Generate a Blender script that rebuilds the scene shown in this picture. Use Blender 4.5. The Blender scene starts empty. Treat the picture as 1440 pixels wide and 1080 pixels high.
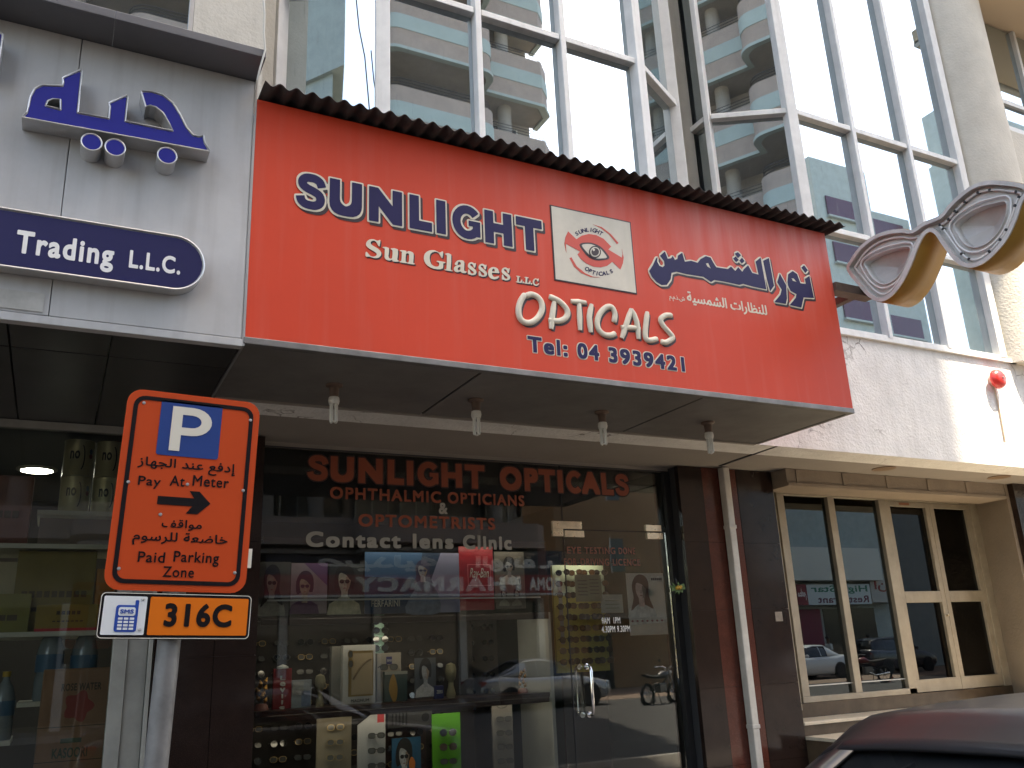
import bpy, bmesh, math, random
import numpy as np
from mathutils import Vector, Matrix
from mathutils.geometry import tessellate_polygon, delaunay_2d_cdt
random.seed(7)
R = math.radians
sc = bpy.context.scene
col = sc.collection

# ------------------------------------------------------------------ camera
F_PX, YAW, PITCH, ROLL = 1229.0, R(27.58), R(17.18), R(-2.54)
CAM = Vector((0, 0, 1.6))
FWD = Vector((math.sin(YAW)*math.cos(PITCH), math.cos(YAW)*math.cos(PITCH), math.sin(PITCH)))
_r = Vector((math.cos(YAW), -math.sin(YAW), 0)); _u = _r.cross(FWD)
RGT = _r*math.cos(ROLL) + _u*math.sin(ROLL)
UPV = -_r*math.sin(ROLL) + _u*math.cos(ROLL)
cd = bpy.data.cameras.new('camera'); cam = bpy.data.objects.new('camera', cd); col.objects.link(cam)
cd.sensor_width = 36; cd.lens = F_PX/1440*36; cd.clip_start = 0.05; cd.clip_end = 2000
m = Matrix.Identity(4)
for i in range(3):
    m[i][0], m[i][1], m[i][2], m[i][3] = RGT[i], UPV[i], -FWD[i], CAM[i]
cam.matrix_world = m
sc.camera = cam

# ------------------------------------------------------------------ sky, sun, exposure
SUN_AZ, SUN_EL = 21.0, 64.5                      # degrees right of the facade's outward normal
world = bpy.data.worlds.new('World'); sc.world = world; world.use_nodes = True
nt = world.node_tree; bg = nt.nodes['Background']
sky = nt.nodes.new('ShaderNodeTexSky'); sky.sky_type = 'NISHITA'; sky.sun_disc = False
sky.sun_elevation = R(SUN_EL); sky.sun_rotation = R(180-SUN_AZ)
sky.air_density = 1.0; sky.dust_density = 2.5; sky.ozone_density = 1.0
nt.links.new(sky.outputs[0], bg.inputs[0]); bg.inputs[1].default_value = 0.15
sd = Vector((math.sin(R(SUN_AZ))*math.cos(R(SUN_EL)), -math.cos(R(SUN_AZ))*math.cos(R(SUN_EL)), math.sin(R(SUN_EL))))
sl = bpy.data.lights.new('sun', 'SUN'); sl.energy = 3.0; sl.angle = R(0.5); sl.color = (1, .95, .86)
so = bpy.data.objects.new('sun', sl); col.objects.link(so); so.location = (20, -40, 60)
so.rotation_euler = sd.to_track_quat('Z', 'Y').to_euler()
vs = sc.view_settings; vs.view_transform = 'Standard'; vs.look = 'None'; vs.gamma = 1; vs.exposure = 2.5
vs.use_curve_mapping = False
try:
    vs.use_white_balance = True; vs.white_balance_temperature = 7600; vs.white_balance_tint = 10
except Exception:
    pass
try:
    sc.cycles.max_bounces = 8; sc.cycles.transparent_max_bounces = 12; sc.cycles.glossy_bounces = 5
    sc.cycles.caustics_reflective = False; sc.cycles.caustics_refractive = False
    sc.cycles.use_denoising = True
except Exception:
    pass

# ------------------------------------------------------------------ pixel -> place (used to measure the layout)
def at(px, py, y=None, x=None, z=None):
    d = FWD*F_PX + RGT*(px-720) - UPV*(py-540)
    if y is not None: t = (y-CAM.y)/d.y
    elif x is not None: t = (x-CAM.x)/d.x
    else: t = (z-CAM.z)/d.z
    return CAM + d*t

# ------------------------------------------------------------------ materials
MATS = {}
def nn(t, ty, **k):
    n = t.nodes.new(ty)
    for a, b in k.items(): setattr(n, a, b)
    return n
def mat(name, c, r=.5, m=0, var=0., vs=4., bump=0., bs=60., streak=0., stc=None, spec=.5, coat=0., speck=0., trans=0.):
    if name in MATS: return MATS[name]
    M = bpy.data.materials.new(name); M.use_nodes = True; t = M.node_tree; b = t.nodes['Principled BSDF']
    b.inputs['Base Color'].default_value = (*c, 1); b.inputs['Roughness'].default_value = r
    b.inputs['Metallic'].default_value = m; b.inputs['Specular IOR Level'].default_value = spec
    b.inputs['Coat Weight'].default_value = coat
    if trans: b.inputs['Transmission Weight'].default_value = trans
    co = nn(t, 'ShaderNodeTexCoord'); out = None
    def ramp(src, lo, hi):
        mr = nn(t, 'ShaderNodeMapRange'); mr.inputs[1].default_value = lo; mr.inputs[2].default_value = hi
        t.links.new(src, mr.inputs[0]); return mr.outputs[0]
    def mixc(fac, a, bcol):
        mx = nn(t, 'ShaderNodeMix', data_type='RGBA'); t.links.new(fac, mx.inputs[0])
        if isinstance(a, tuple): mx.inputs[6].default_value = (*a, 1)
        else: t.links.new(a, mx.inputs[6])
        mx.inputs[7].default_value = (*bcol, 1); return mx.outputs[2]
    cur = c
    if var:
        no = nn(t, 'ShaderNodeTexNoise'); no.inputs['Scale'].default_value = vs; no.inputs['Detail'].default_value = 7; no.inputs['Roughness'].default_value = .65
        t.links.new(co.outputs['Object'], no.inputs['Vector'])
        cur = mixc(ramp(no.outputs[0], .35, .72), cur, tuple(x*(1-var) for x in c))
        rr = nn(t, 'ShaderNodeMapRange'); rr.inputs[3].default_value = max(.02, r-.1*var*2); rr.inputs[4].default_value = min(1, r+.25*var)
        t.links.new(no.outputs[0], rr.inputs[0]); t.links.new(rr.outputs[0], b.inputs['Roughness'])
    if streak:
        mp = nn(t, 'ShaderNodeMapping'); mp.inputs['Scale'].default_value = (9, 9, .55)
        t.links.new(co.outputs['Object'], mp.inputs[0])
        ns = nn(t, 'ShaderNodeTexNoise'); ns.inputs['Scale'].default_value = 1.6; ns.inputs['Detail'].default_value = 5
        t.links.new(mp.outputs[0], ns.inputs['Vector'])
        mul = nn(t, 'ShaderNodeMath', operation='MULTIPLY'); mul.inputs[1].default_value = streak
        t.links.new(ramp(ns.outputs[0], .5, .8), mul.inputs[0])
        cur = mixc(mul.outputs[0], cur, stc or tuple(x*.5 for x in c))
    if speck:
        nv = nn(t, 'ShaderNodeTexNoise'); nv.inputs['Scale'].default_value = 220; nv.inputs['Detail'].default_value = 3
        t.links.new(co.outputs['Object'], nv.inputs['Vector'])
        mul = nn(t, 'ShaderNodeMath', operation='MULTIPLY'); mul.inputs[1].default_value = speck
        t.links.new(ramp(nv.outputs[0], .52, .7), mul.inputs[0])
        cur = mixc(mul.outputs[0], cur, tuple(min(1, x*3+.04) for x in c))
    if not isinstance(cur, tuple): t.links.new(cur, b.inputs['Base Color'])
    if bump:
        nb = nn(t, 'ShaderNodeTexNoise'); nb.inputs['Scale'].default_value = bs; nb.inputs['Detail'].default_value = 5
        t.links.new(co.outputs['Object'], nb.inputs['Vector'])
        bn = nn(t, 'ShaderNodeBump'); bn.inputs['Strength'].default_value = bump; bn.inputs['Distance'].default_value = .01
        t.links.new(nb.outputs[0], bn.inputs['Height']); t.links.new(bn.outputs[0], b.inputs['Normal'])
    MATS[name] = M; return M

def emis(name, c, s):
    if name in MATS: return MATS[name]
    M = bpy.data.materials.new(name); M.use_nodes = True; b = M.node_tree.nodes['Principled BSDF']
    b.inputs['Base Color'].default_value = (.8, .8, .8, 1)
    b.inputs['Emission Color'].default_value = (*c, 1); b.inputs['Emission Strength'].default_value = s
    MATS[name] = M; return M

def coated_glass(name, tint, refl, dirt=.06):
    """sun-control window glass: mirror coating over a dark room, dusty"""
    M = bpy.data.materials.new(name); M.use_nodes = True; t = M.node_tree; t.nodes.clear()
    o = nn(t, 'ShaderNodeOutputMaterial'); g = nn(t, 'ShaderNodeBsdfGlossy'); g.inputs['Color'].default_value = (*tint, 1); g.inputs['Roughness'].default_value = .012
    d = nn(t, 'ShaderNodeBsdfDiffuse'); d.inputs['Color'].default_value = (.012, .017, .022, 1)
    fr = nn(t, 'ShaderNodeFresnel'); fr.inputs[0].default_value = 1.5
    mr = nn(t, 'ShaderNodeMapRange'); mr.inputs[1].default_value = 0; mr.inputs[2].default_value = 1; mr.inputs[3].default_value = refl; mr.inputs[4].default_value = 1
    t.links.new(fr.outputs[0], mr.inputs[0])
    mx = nn(t, 'ShaderNodeMixShader'); t.links.new(mr.outputs[0], mx.inputs[0]); t.links.new(d.outputs[0], mx.inputs[1]); t.links.new(g.outputs[0], mx.inputs[2])
    co = nn(t, 'ShaderNodeTexCoord'); mp = nn(t, 'ShaderNodeMapping'); mp.inputs['Scale'].default_value = (14, 14, 1.6); t.links.new(co.outputs['Object'], mp.inputs[0])
    no = nn(t, 'ShaderNodeTexNoise'); no.inputs['Scale'].default_value = 2.2; no.inputs['Detail'].default_value = 6; t.links.new(mp.outputs[0], no.inputs['Vector'])
    r1 = nn(t, 'ShaderNodeMapRange'); r1.inputs[1].default_value = .62; r1.inputs[2].default_value = .82; r1.inputs[4].default_value = .35; t.links.new(no.outputs[0], r1.inputs[0])
    n2 = nn(t, 'ShaderNodeTexNoise'); n2.inputs['Scale'].default_value = 1.3; n2.inputs['Detail'].default_value = 5; t.links.new(co.outputs['Object'], n2.inputs['Vector'])
    r2 = nn(t, 'ShaderNodeMapRange'); r2.inputs[1].default_value = .3; r2.inputs[2].default_value = .8; r2.inputs[4].default_value = dirt*2; t.links.new(n2.outputs[0], r2.inputs[0])
    ad = nn(t, 'ShaderNodeMath', operation='MAXIMUM'); t.links.new(r1.outputs[0], ad.inputs[0]); t.links.new(r2.outputs[0], ad.inputs[1])
    dd = nn(t, 'ShaderNodeBsdfDiffuse'); dd.inputs['Color'].default_value = (.42, .45, .46, 1)
    m2 = nn(t, 'ShaderNodeMixShader'); t.links.new(ad.outputs[0], m2.inputs[0]); t.links.new(mx.outputs[0], m2.inputs[1]); t.links.new(dd.outputs[0], m2.inputs[2])
    t.links.new(m2.outputs[0], o.inputs[0]); MATS[name] = M; return M

def clear_glass(name, tint=(.85, .93, .9), refl_gain=1.7, dust=.006, gtint=(1, 1, 1)):
    """shop glass, both faces of the pane in one sheet: see-through with Fresnel reflection"""
    M = bpy.data.materials.new(name); M.use_nodes = True; t = M.node_tree; t.nodes.clear()
    o = nn(t, 'ShaderNodeOutputMaterial'); g = nn(t, 'ShaderNodeBsdfGlossy'); g.inputs['Roughness'].default_value = 0.004; g.inputs['Color'].default_value = (*gtint, 1)
    tr = nn(t, 'ShaderNodeBsdfTransparent'); tr.inputs[0].default_value = (*tint, 1)
    fr = nn(t, 'ShaderNodeFresnel'); fr.inputs[0].default_value = 1.5
    mu = nn(t, 'ShaderNodeMath', operation='MULTIPLY', use_clamp=True); mu.inputs[1].default_value = refl_gain; t.links.new(fr.outputs[0], mu.inputs[0])
    mx = nn(t, 'ShaderNodeMixShader'); t.links.new(mu.outputs[0], mx.inputs[0]); t.links.new(tr.outputs[0], mx.inputs[1]); t.links.new(g.outputs[0], mx.inputs[2])
    co = nn(t, 'ShaderNodeTexCoord'); no = nn(t, 'ShaderNodeTexNoise'); no.inputs['Scale'].default_value = 3; no.inputs['Detail'].default_value = 8
    t.links.new(co.outputs['Object'], no.inputs['Vector'])
    r2 = nn(t, 'ShaderNodeMapRange'); r2.inputs[1].default_value = .4; r2.inputs[2].default_value = .8; r2.inputs[4].default_value = dust; t.links.new(no.outputs[0], r2.inputs[0])
    dd = nn(t, 'ShaderNodeBsdfDiffuse'); dd.inputs['Color'].default_value = (.5, .5, .48, 1)
    m2 = nn(t, 'ShaderNodeMixShader'); t.links.new(r2.outputs[0], m2.inputs[0]); t.links.new(mx.outputs[0], m2.inputs[1]); t.links.new(dd.outputs[0], m2.inputs[2])
    t.links.new(m2.outputs[0], o.inputs[0]); MATS[name] = M; return M

def stucco(name, c, crack=.0, stain=.35, stc=(.25, .22, .18), bump=.5, grit=0.):
    M = mat(name, c, .85, var=.18, vs=2.5, bump=bump, bs=38, streak=stain, stc=stc)
    if crack:
        t = M.node_tree; b = t.nodes['Principled BSDF']; src = b.inputs['Base Color'].links[0].from_socket
        co = nn(t, 'ShaderNodeTexCoord'); nz = nn(t, 'ShaderNodeTexNoise'); nz.inputs['Scale'].default_value = 3; nz.inputs['Detail'].default_value = 6
        t.links.new(co.outputs['Object'], nz.inputs['Vector'])
        mxv = nn(t, 'ShaderNodeMix', data_type='RGBA'); mxv.inputs[0].default_value = .3; t.links.new(co.outputs['Object'], mxv.inputs[6]); t.links.new(nz.outputs['Color'], mxv.inputs[7])
        vo = nn(t, 'ShaderNodeTexVoronoi', feature='DISTANCE_TO_EDGE'); vo.inputs['Scale'].default_value = 1.7; t.links.new(mxv.outputs[2], vo.inputs['Vector'])
        mr = nn(t, 'ShaderNodeMapRange'); mr.inputs[1].default_value = .0; mr.inputs[2].default_value = .008; mr.inputs[3].default_value = 1; mr.inputs[4].default_value = 0; t.links.new(vo.outputs['Distance'], mr.inputs[0])
        n3 = nn(t, 'ShaderNodeTexNoise'); n3.inputs['Scale'].default_value = 1.8; t.links.new(co.outputs['Object'], n3.inputs['Vector'])
        m3 = nn(t, 'ShaderNodeMapRange'); m3.inputs[1].default_value = .5; m3.inputs[2].default_value = .62; m3.inputs[4].default_value = crack; t.links.new(n3.outputs[0], m3.inputs[0])
        mu = nn(t, 'ShaderNodeMath', operation='MULTIPLY'); t.links.new(mr.outputs[0], mu.inputs[0]); t.links.new(m3.outputs[0], mu.inputs[1])
        mx = nn(t, 'ShaderNodeMix', data_type='RGBA'); t.links.new(mu.outputs[0], mx.inputs[0]); t.links.new(src, mx.inputs[6]); mx.inputs[7].default_value = (.12, .1, .08, 1)
        t.links.new(mx.outputs[2], b.inputs['Base Color'])
    if grit:
        # small chips and grit marks
        t = M.node_tree; b = t.nodes['Principled BSDF']; src = b.inputs['Base Color'].links[0].from_socket
        co = nn(t, 'ShaderNodeTexCoord'); ng = nn(t, 'ShaderNodeTexNoise'); ng.inputs['Scale'].default_value = 26; ng.inputs['Detail'].default_value = 4; t.links.new(co.outputs['Object'], ng.inputs['Vector'])
        mr = nn(t, 'ShaderNodeMapRange'); mr.inputs[1].default_value = .62; mr.inputs[2].default_value = .74; mr.inputs[4].default_value = grit; t.links.new(ng.outputs[0], mr.inputs[0])
        mx = nn(t, 'ShaderNodeMix', data_type='RGBA'); t.links.new(mr.outputs[0], mx.inputs[0]); t.links.new(src, mx.inputs[6]); mx.inputs[7].default_value = (.3, .28, .25, 1)
        t.links.new(mx.outputs[2], b.inputs['Base Color'])
    return M

# ------------------------------------------------------------------ mesh building
WLOC = {}
class MB:
    def __init__(s): s.v = []; s.f = []
    def add(s, vs, fs):
        n = len(s.v); s.v += [tuple(p) for p in vs]; s.f += [tuple(i+n for i in f) for f in fs]; return s
    def box(s, x0, x1, y0, y1, z0, z1):
        return s.add([(x0,y0,z0),(x1,y0,z0),(x1,y1,z0),(x0,y1,z0),(x0,y0,z1),(x1,y0,z1),(x1,y1,z1),(x0,y1,z1)],
                     [(0,3,2,1),(4,5,6,7),(0,1,5,4),(1,2,6,5),(2,3,7,6),(3,0,4,7)])
    def obox(s, c, ex, ey, ez):
        """oriented box: centre and three half vectors"""
        c, ex, ey, ez = map(Vector, (c, ex, ey, ez))
        p = [c+ex*a+ey*b+ez*d for d in (-1,1) for a, b in ((-1,-1),(1,-1),(1,1),(-1,1))]
        return s.add(p, [(0,3,2,1),(4,5,6,7),(0,1,5,4),(1,2,6,5),(2,3,7,6),(3,0,4,7)])
    def prism(s, poly, f0, f1):
        """poly: 2-D points; f0/f1 map (u,v) to the two end faces"""
        n = len(poly); a = [Vector(f0(*p)) for p in poly]; b = [Vector(f1(*p)) for p in poly]
        tri = tessellate_polygon([[Vector((p[0], p[1], 0)) for p in poly]])
        s.add(a+b, [tuple(t) for t in tri]+[tuple(i+n for i in t)[::-1] for t in tri]+[(i, (i+1) % n, (i+1) % n+n, i+n) for i in range(n)])
        return s
    def tube(s, path, r, n=8, closed=False, flat=None, caps=True):
        P = [Vector(p) for p in path]; k = len(P); rings = []
        prev = None
        for i, p in enumerate(P):
            if closed: d = P[(i+1) % k]-P[i-1]
            else: d = P[min(i+1, k-1)]-P[max(i-1, 0)]
            d.normalize()
            if prev is None:
                up = Vector((0, 0, 1)) if abs(d.z) < .9 else Vector((1, 0, 0))
                a = d.cross(up).normalized()
            else:
                a = (prev - d*prev.dot(d)).normalized()
            prev = a; b = d.cross(a)
            rr = r[i] if isinstance(r, (list, tuple)) else r
            rings.append([p+(a*math.cos(2*math.pi*j/n)+b*math.sin(2*math.pi*j/n))*rr for j in range(n)])
        if flat:
            ax, sc_, o = flat
            ax = Vector(ax)
            rings = [[q-ax*(q-Vector(o)).dot(ax)*(1-sc_) for q in ring] for ring in rings]
        vs = [q for ring in rings for q in ring]; fs = []
        for i in range(k if closed else k-1):
            for j in range(n):
                a0 = i*n+j; a1 = i*n+(j+1) % n; b0 = ((i+1) % k)*n+j; b1 = ((i+1) % k)*n+(j+1) % n
                fs.append((a0, a1, b1, b0))
        if not closed and caps: fs += [tuple(range(n))[::-1], tuple(range((k-1)*n, k*n))]
        return s.add(vs, fs)
    def lathe(s, prof, o, ax=(0, 0, 1), n=20, a0=0, a1=2*math.pi):
        """prof: (radius, height) along ax from o"""
        ax = Vector(ax).normalized(); up = Vector((0, 0, 1)) if abs(ax.z) < .9 else Vector((1, 0, 0))
        a = ax.cross(up).normalized(); b = ax.cross(a); o = Vector(o); full = abs(a1-a0-2*math.pi) < 1e-6
        m_ = n if full else n+1; vs = []
        for r, h in prof:
            for j in range(m_):
                t = a0+(a1-a0)*j/n
                vs.append(o+ax*h+(a*math.cos(t)+b*math.sin(t))*r)
        fs = []
        for i in range(len(prof)-1):
            for j in range(n):
                j2 = (j+1) % m_
                fs.append((i*m_+j, i*m_+j2, (i+1)*m_+j2, (i+1)*m_+j))
        if full and len({round(h, 5) for _, h in prof}) > 1:
            if prof[0][0] > 1e-5: fs.append(tuple(range(m_))[::-1])
            if prof[-1][0] > 1e-5: fs.append(tuple(range((len(prof)-1)*m_, len(prof)*m_)))
        return s.add(vs, fs)
    def sweep(s, sect):
        """loft through equal-length closed sections"""
        n = len(sect[0]); vs = [p for q in sect for p in q]; fs = []
        for i in range(len(sect)-1):
            for j in range(n):
                fs.append((i*n+j, i*n+(j+1) % n, (i+1)*n+(j+1) % n, (i+1)*n+j))
        fs += [tuple(range(n))[::-1], tuple(range((len(sect)-1)*n, len(sect)*n))]
        return s.add(vs, fs)
    def build(s, name, material, parent=None, smooth=False, bevel=0, local=False, subd=0, solid=0):
        me = bpy.data.meshes.new(name)
        if parent is not None: o0 = Vector((0, 0, 0)) if local else WLOC[parent]
        elif local: o0 = Vector((0, 0, 0))
        else:
            a = np.array(s.v); o0 = Vector(((a[:, 0].min()+a[:, 0].max())/2, (a[:, 1].min()+a[:, 1].max())/2, a[:, 2].min()))
        me.from_pydata([tuple(Vector(p)-o0) for p in s.v], [], s.f)
        bm = bmesh.new(); bm.from_mesh(me); bmesh.ops.recalc_face_normals(bm, faces=bm.faces); bm.to_mesh(me); bm.free()
        me.update()
        for mm in (material if isinstance(material, (list, tuple)) else [material]): me.materials.append(mm)
        ob = bpy.data.objects.new(name, me); col.objects.link(ob)
        if smooth:
            me.polygons.foreach_set('use_smooth', [True]*len(me.polygons))
            try: me.set_sharp_from_angle(angle=R(smooth if smooth is not True else 40))
            except Exception: pass
        if parent is not None: ob.parent = parent; WLOC[ob] = o0
        else: ob.location = o0; WLOC[ob] = o0
        if bevel:
            md = ob.modifiers.new('bevel', 'BEVEL'); md.width = bevel; md.segments = 2; md.limit_method = 'ANGLE'
        if solid:
            md = ob.modifiers.new('solid', 'SOLIDIFY'); md.thickness = solid; md.offset = 0
        if subd:
            md = ob.modifiers.new('subd', 'SUBSURF'); md.levels = subd; md.render_levels = subd
        return ob

def tag(o, label=None, cat=None, group=None, kind=None):
    if label: o['label'] = label
    if cat: o['category'] = cat
    if group: o['group'] = group
    if kind: o['kind'] = kind
    return o
def thing(name, label, cat, loc=(0, 0, 0), group=None, rz=0):
    o = bpy.data.objects.new(name, None); col.objects.link(o); o.empty_display_size = .1
    o.location = loc; o.rotation_euler = (0, 0, rz); WLOC[o] = Vector(loc)
    return tag(o, label, cat, group)
def copy_tree(o, parent=None):
    c = o.copy(); col.objects.link(c); c.parent = parent
    for ch in o.children: copy_tree(ch, c)
    return c
def bx(name, dims, material, parent=None, bevel=0):
    return MB().box(*dims).build(name, material, parent, bevel=bevel)

# ------------------------------------------------------------------ lettering: outlines of the built-in font, thickened with a distance field
_tm = {}
def _tmesh(s):
    if s not in _tm:
        c = bpy.data.curves.new('t', 'FONT'); c.body = s; c.size = 1; c.resolution_u = 5
        o = bpy.data.objects.new('t', c); me = bpy.data.meshes.new_from_object(o)
        v = np.array([p.co[:2] for p in me.vertices]).reshape(-1, 2); cnt = {}; tri = []
        me.calc_loop_triangles()
        for p in me.loop_triangles:
            i, j, k = p.vertices; d1, d2 = v[j]-v[i], v[k]-v[i]
            if abs(d1[0]*d2[1]-d1[1]*d2[0]) > 1e-9: tri.append((v[i], v[j], v[k]))
        for p in me.polygons:
            for e in p.edge_keys: cnt[e] = cnt.get(e, 0)+1
        seg = np.array([[v[a], v[b]] for (a, b), n in cnt.items() if n == 1]).reshape(-1, 2, 2)
        _tm[s] = (seg, (v[:, 0].min(), v[:, 0].max()) if len(v) else (0, 0), np.array(tri).reshape(-1, 3, 2))
        bpy.data.objects.remove(o); bpy.data.meshes.remove(me); bpy.data.curves.remove(c)
    return _tm[s]
def _adv(ch):
    a = _tmesh('H'+ch+'H')[1]; b = _tmesh('HH')[1]
    return (a[1]-a[0])-(b[1]-b[0])
def sdf(seg, X, Y, tri=None):
    P = np.stack([X.ravel(), Y.ravel()], 1); D = np.full(len(P), 1e9); ins = np.zeros(len(P), bool)
    for a, b in seg:
        ab = b-a; L = ab@ab
        if L < 1e-14: continue
        t = np.clip(((P-a)@ab)/L, 0, 1); d = P-a-t[:, None]*ab; D = np.minimum(D, (d*d).sum(1))
        if tri is None and a[1] != b[1]:
            c = (a[1] > P[:, 1]) != (b[1] > P[:, 1])
            xi = a[0]+(P[:, 1]-a[1])/(b[1]-a[1])*ab[0]
            ins ^= c & (P[:, 0] < xi)
    if tri is not None:
        for t in tri:
            c = [(t[(i+1) % 3][0]-t[i][0])*(P[:, 1]-t[i][1])-(t[(i+1) % 3][1]-t[i][1])*(P[:, 0]-t[i][0]) for i in range(3)]
            ins |= ((c[0] >= 0) & (c[1] >= 0) & (c[2] >= 0)) | ((c[0] <= 0) & (c[1] <= 0) & (c[2] <= 0))
    D = np.sqrt(D); D[ins] *= -1
    return D.reshape(X.shape)
def contours(S, xs, ys, lev, tol=.002):
    V = S-lev; V[V == 0] = 1e-9; nxt = {}
    def ex(i, j): a, b = V[j, i], V[j, i+1]; return (xs[i]+(xs[i+1]-xs[i])*a/(a-b), ys[j])
    def ey(i, j): a, b = V[j, i], V[j+1, i]; return (xs[i], ys[j]+(ys[j+1]-ys[j])*a/(a-b))
    I = V < 0; ch = I[:-1, :-1].astype(int)+I[:-1, 1:]+I[1:, 1:]+I[1:, :-1]
    pt = {}
    for j, i in zip(*np.where((ch > 0) & (ch < 4))):
        k = (I[j, i], I[j, i+1], I[j+1, i+1], I[j+1, i]); e = [('x', i, j), ('y', i+1, j), ('x', i, j+1), ('y', i, j)]
        cr = [q for q in range(4) if k[q] != k[(q+1) % 4]]
        ins_ = [q for q in cr if k[q]]      # leaving inside along the cell edge (ccw)
        outs = [q for q in cr if not k[q]]
        for q in ins_:
            # connect to the next entry going round
            w = min(outs, key=lambda o: (q-o) % 4)
            A, B = e[q], e[w]
            nxt[A] = B
        for q in cr:
            if e[q] not in pt: pt[e[q]] = ex(e[q][1], e[q][2]) if e[q][0] == 'x' else ey(e[q][1], e[q][2])
    loops = []
    while nxt:
        s0 = next(iter(nxt)); L = []; c = s0
        while c in nxt:
            L.append(pt[c]); c = nxt.pop(c)
        if len(L) > 3:
            A_ = np.array(L+[L[0]]); out = []
            def rdp(i, j):
                if j-i < 2: return
                d = A_[j]-A_[i]; ln = math.hypot(*d)
                q = A_[i+1:j]-A_[i]
                dist = np.abs(q[:, 0]*d[1]-q[:, 1]*d[0])/ln if ln > 1e-9 else np.hypot(q[:, 0], q[:, 1])
                k = int(dist.argmax())
                if dist[k] > tol: rdp(i, i+1+k); out.append(tuple(A_[i+1+k])); rdp(i+1+k, j)
            k0 = int(np.hypot(*(A_[:-1]-A_[0]).T).argmax())
            out.append(tuple(A_[0])); rdp(0, k0); out.append(tuple(A_[k0])); rdp(k0, len(A_)-1)
            if len(out) > 2: loops.append(out)
    return loops
_lc = {}
def stroke(L, w):
    P = [np.array(p, float) for p in L]; a, b = [], []
    for i in range(len(P)):
        d = P[min(i+1, len(P)-1)]-P[max(i-1, 0)]; d /= np.linalg.norm(d); n = np.array([-d[1], d[0]])
        a.append(tuple(P[i]+n*w)); b.append(tuple(P[i]-n*w))
    return a+b[::-1]
def spline(L, n=6):
    out = []; k = len(L)
    for i in range(k-1):
        p0, p1, p2, p3 = (np.array(L[min(max(i+j-1, 0), k-1)], float) for j in range(4))
        for t in range(n):
            t /= n; out.append(tuple(.5*((2*p1)+(p2-p0)*t+(2*p0-5*p1+4*p2-p3)*t*t+(3*p1-p0-3*p2+p3)*t**3)))
    return out+[tuple(L[-1])]
def _arc(cx, cy, rx, ry, a0, a1, n=22): return [(cx+rx*math.cos(R(a0+(a1-a0)*i/n)), cy+ry*math.sin(R(a0+(a1-a0)*i/n))) for i in range(n+1)]
HEAVY = {'S': (.80, [stroke(spline([(.685, .66), (.63, .80), (.52, .872), (.40, .885), (.26, .86), (.175, .77), (.19, .655), (.30, .575), (.46, .52), (.60, .445), (.655, .33), (.625, .2), (.52, .125), (.39, .112), (.25, .135), (.155, .215), (.12, .335)]), .115)]),
         'G': (.90, [stroke(_arc(.46, .5, .335, .385, 38, 322), .125), [(.50, .40), (.86, .40), (.86, .56), (.50, .56)], [(.63, .10), (.86, .10), (.86, .50), (.63, .50)]]),
         'C': (.84, [stroke(_arc(.46, .5, .335, .385, 42, 318), .125)])}
def heavy(c, w):
    seg0 = _tmesh('H')[0]; top = seg0[:, :, 1].max()+w; k = top+w
    wd, polys = HEAVY[c]
    segs = [np.array([[np.array(P[i])*k, np.array(P[(i+1) % len(P)])*k] for i in range(len(P))]) for P in polys]
    L = field_loops(segs, 0., .0125)
    return [[(p[0], p[1]-w) for p in l] for l in L], wd*k
def field_loops(seglist, w, h=.02, sharp=False, tris=None):
    al = np.concatenate([s for s in seglist if len(s)]); mn = al.min((0, 1))-abs(w)-3*h; mx = al.max((0, 1))+abs(w)+3*h
    xs = np.arange(mn[0], mx[0], h); ys = np.arange(mn[1], mx[1], h); X, Y = np.meshgrid(xs, ys)
    S = np.full(X.shape, 1e9)
    for q_, s in enumerate(seglist):
        if len(s): S = np.minimum(S, sdf(s, X, Y, tris[q_] if tris else None))
    if sharp and w > 0:
        k = int(w/h+1e-6); f = w/h-k; e = np.pad(S, k+1, constant_values=9.)
        def mn(E, ax):
            r = lambda q: np.roll(E, q, ax)
            o = E
            for q in range(1, k+1): o = np.minimum(o, np.minimum(r(q), r(-q)))
            if f > 1e-3:
                for sg in (1, -1): o = np.minimum(o, r(sg*k)*(1-f)+r(sg*(k+1))*f)
            return o
        S = mn(mn(e, 0), 1)[k+1:-k-1, k+1:-k-1]; w = 0
    return contours(S, xs, ys, w, h*.12)
AR = {'ا': ('\ufe8d', '\ufe8e'), 'إ': ('\ufe87', '\ufe88'), 'أ': ('\ufe83', '\ufe84'), 'ة': ('\ufe93', '\ufe94'), 'د': ('\ufea9', '\ufeaa'), 'ذ': ('\ufeab', '\ufeac'), 'ر': ('\ufead', '\ufeae'), 'ز': ('\ufeaf', '\ufeb0'), 'و': ('\ufeed', '\ufeee')}
for ch, base in {'ب': 0xfe8f, 'ت': 0xfe95, 'ج': 0xfe9d, 'ح': 0xfea1, 'خ': 0xfea5, 'س': 0xfeb1, 'ش': 0xfeb5, 'ص': 0xfeb9, 'ض': 0xfebd, 'ط': 0xfec1, 'ظ': 0xfec5, 'ع': 0xfec9, 'غ': 0xfecd, 'ف': 0xfed1, 'ق': 0xfed5, 'ك': 0xfed9, 'ل': 0xfedd, 'م': 0xfee1, 'ن': 0xfee5, 'ه': 0xfee9, 'ي': 0xfef1}.items():
    AR[ch] = tuple(chr(base+i) for i in range(4))
def shape_arabic(s):
    out = []
    for i, c in enumerate(s):
        if c not in AR: out.append(c); continue
        pj = i > 0 and s[i-1] in AR and len(AR[s[i-1]]) == 4
        nj = i+1 < len(s) and s[i+1] in AR and len(AR[c]) == 4
        f = AR[c]; out.append(f[(1 if pj else 0)] if not nj else f[3 if pj else 2])
    return ''.join(out)[::-1]
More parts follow.
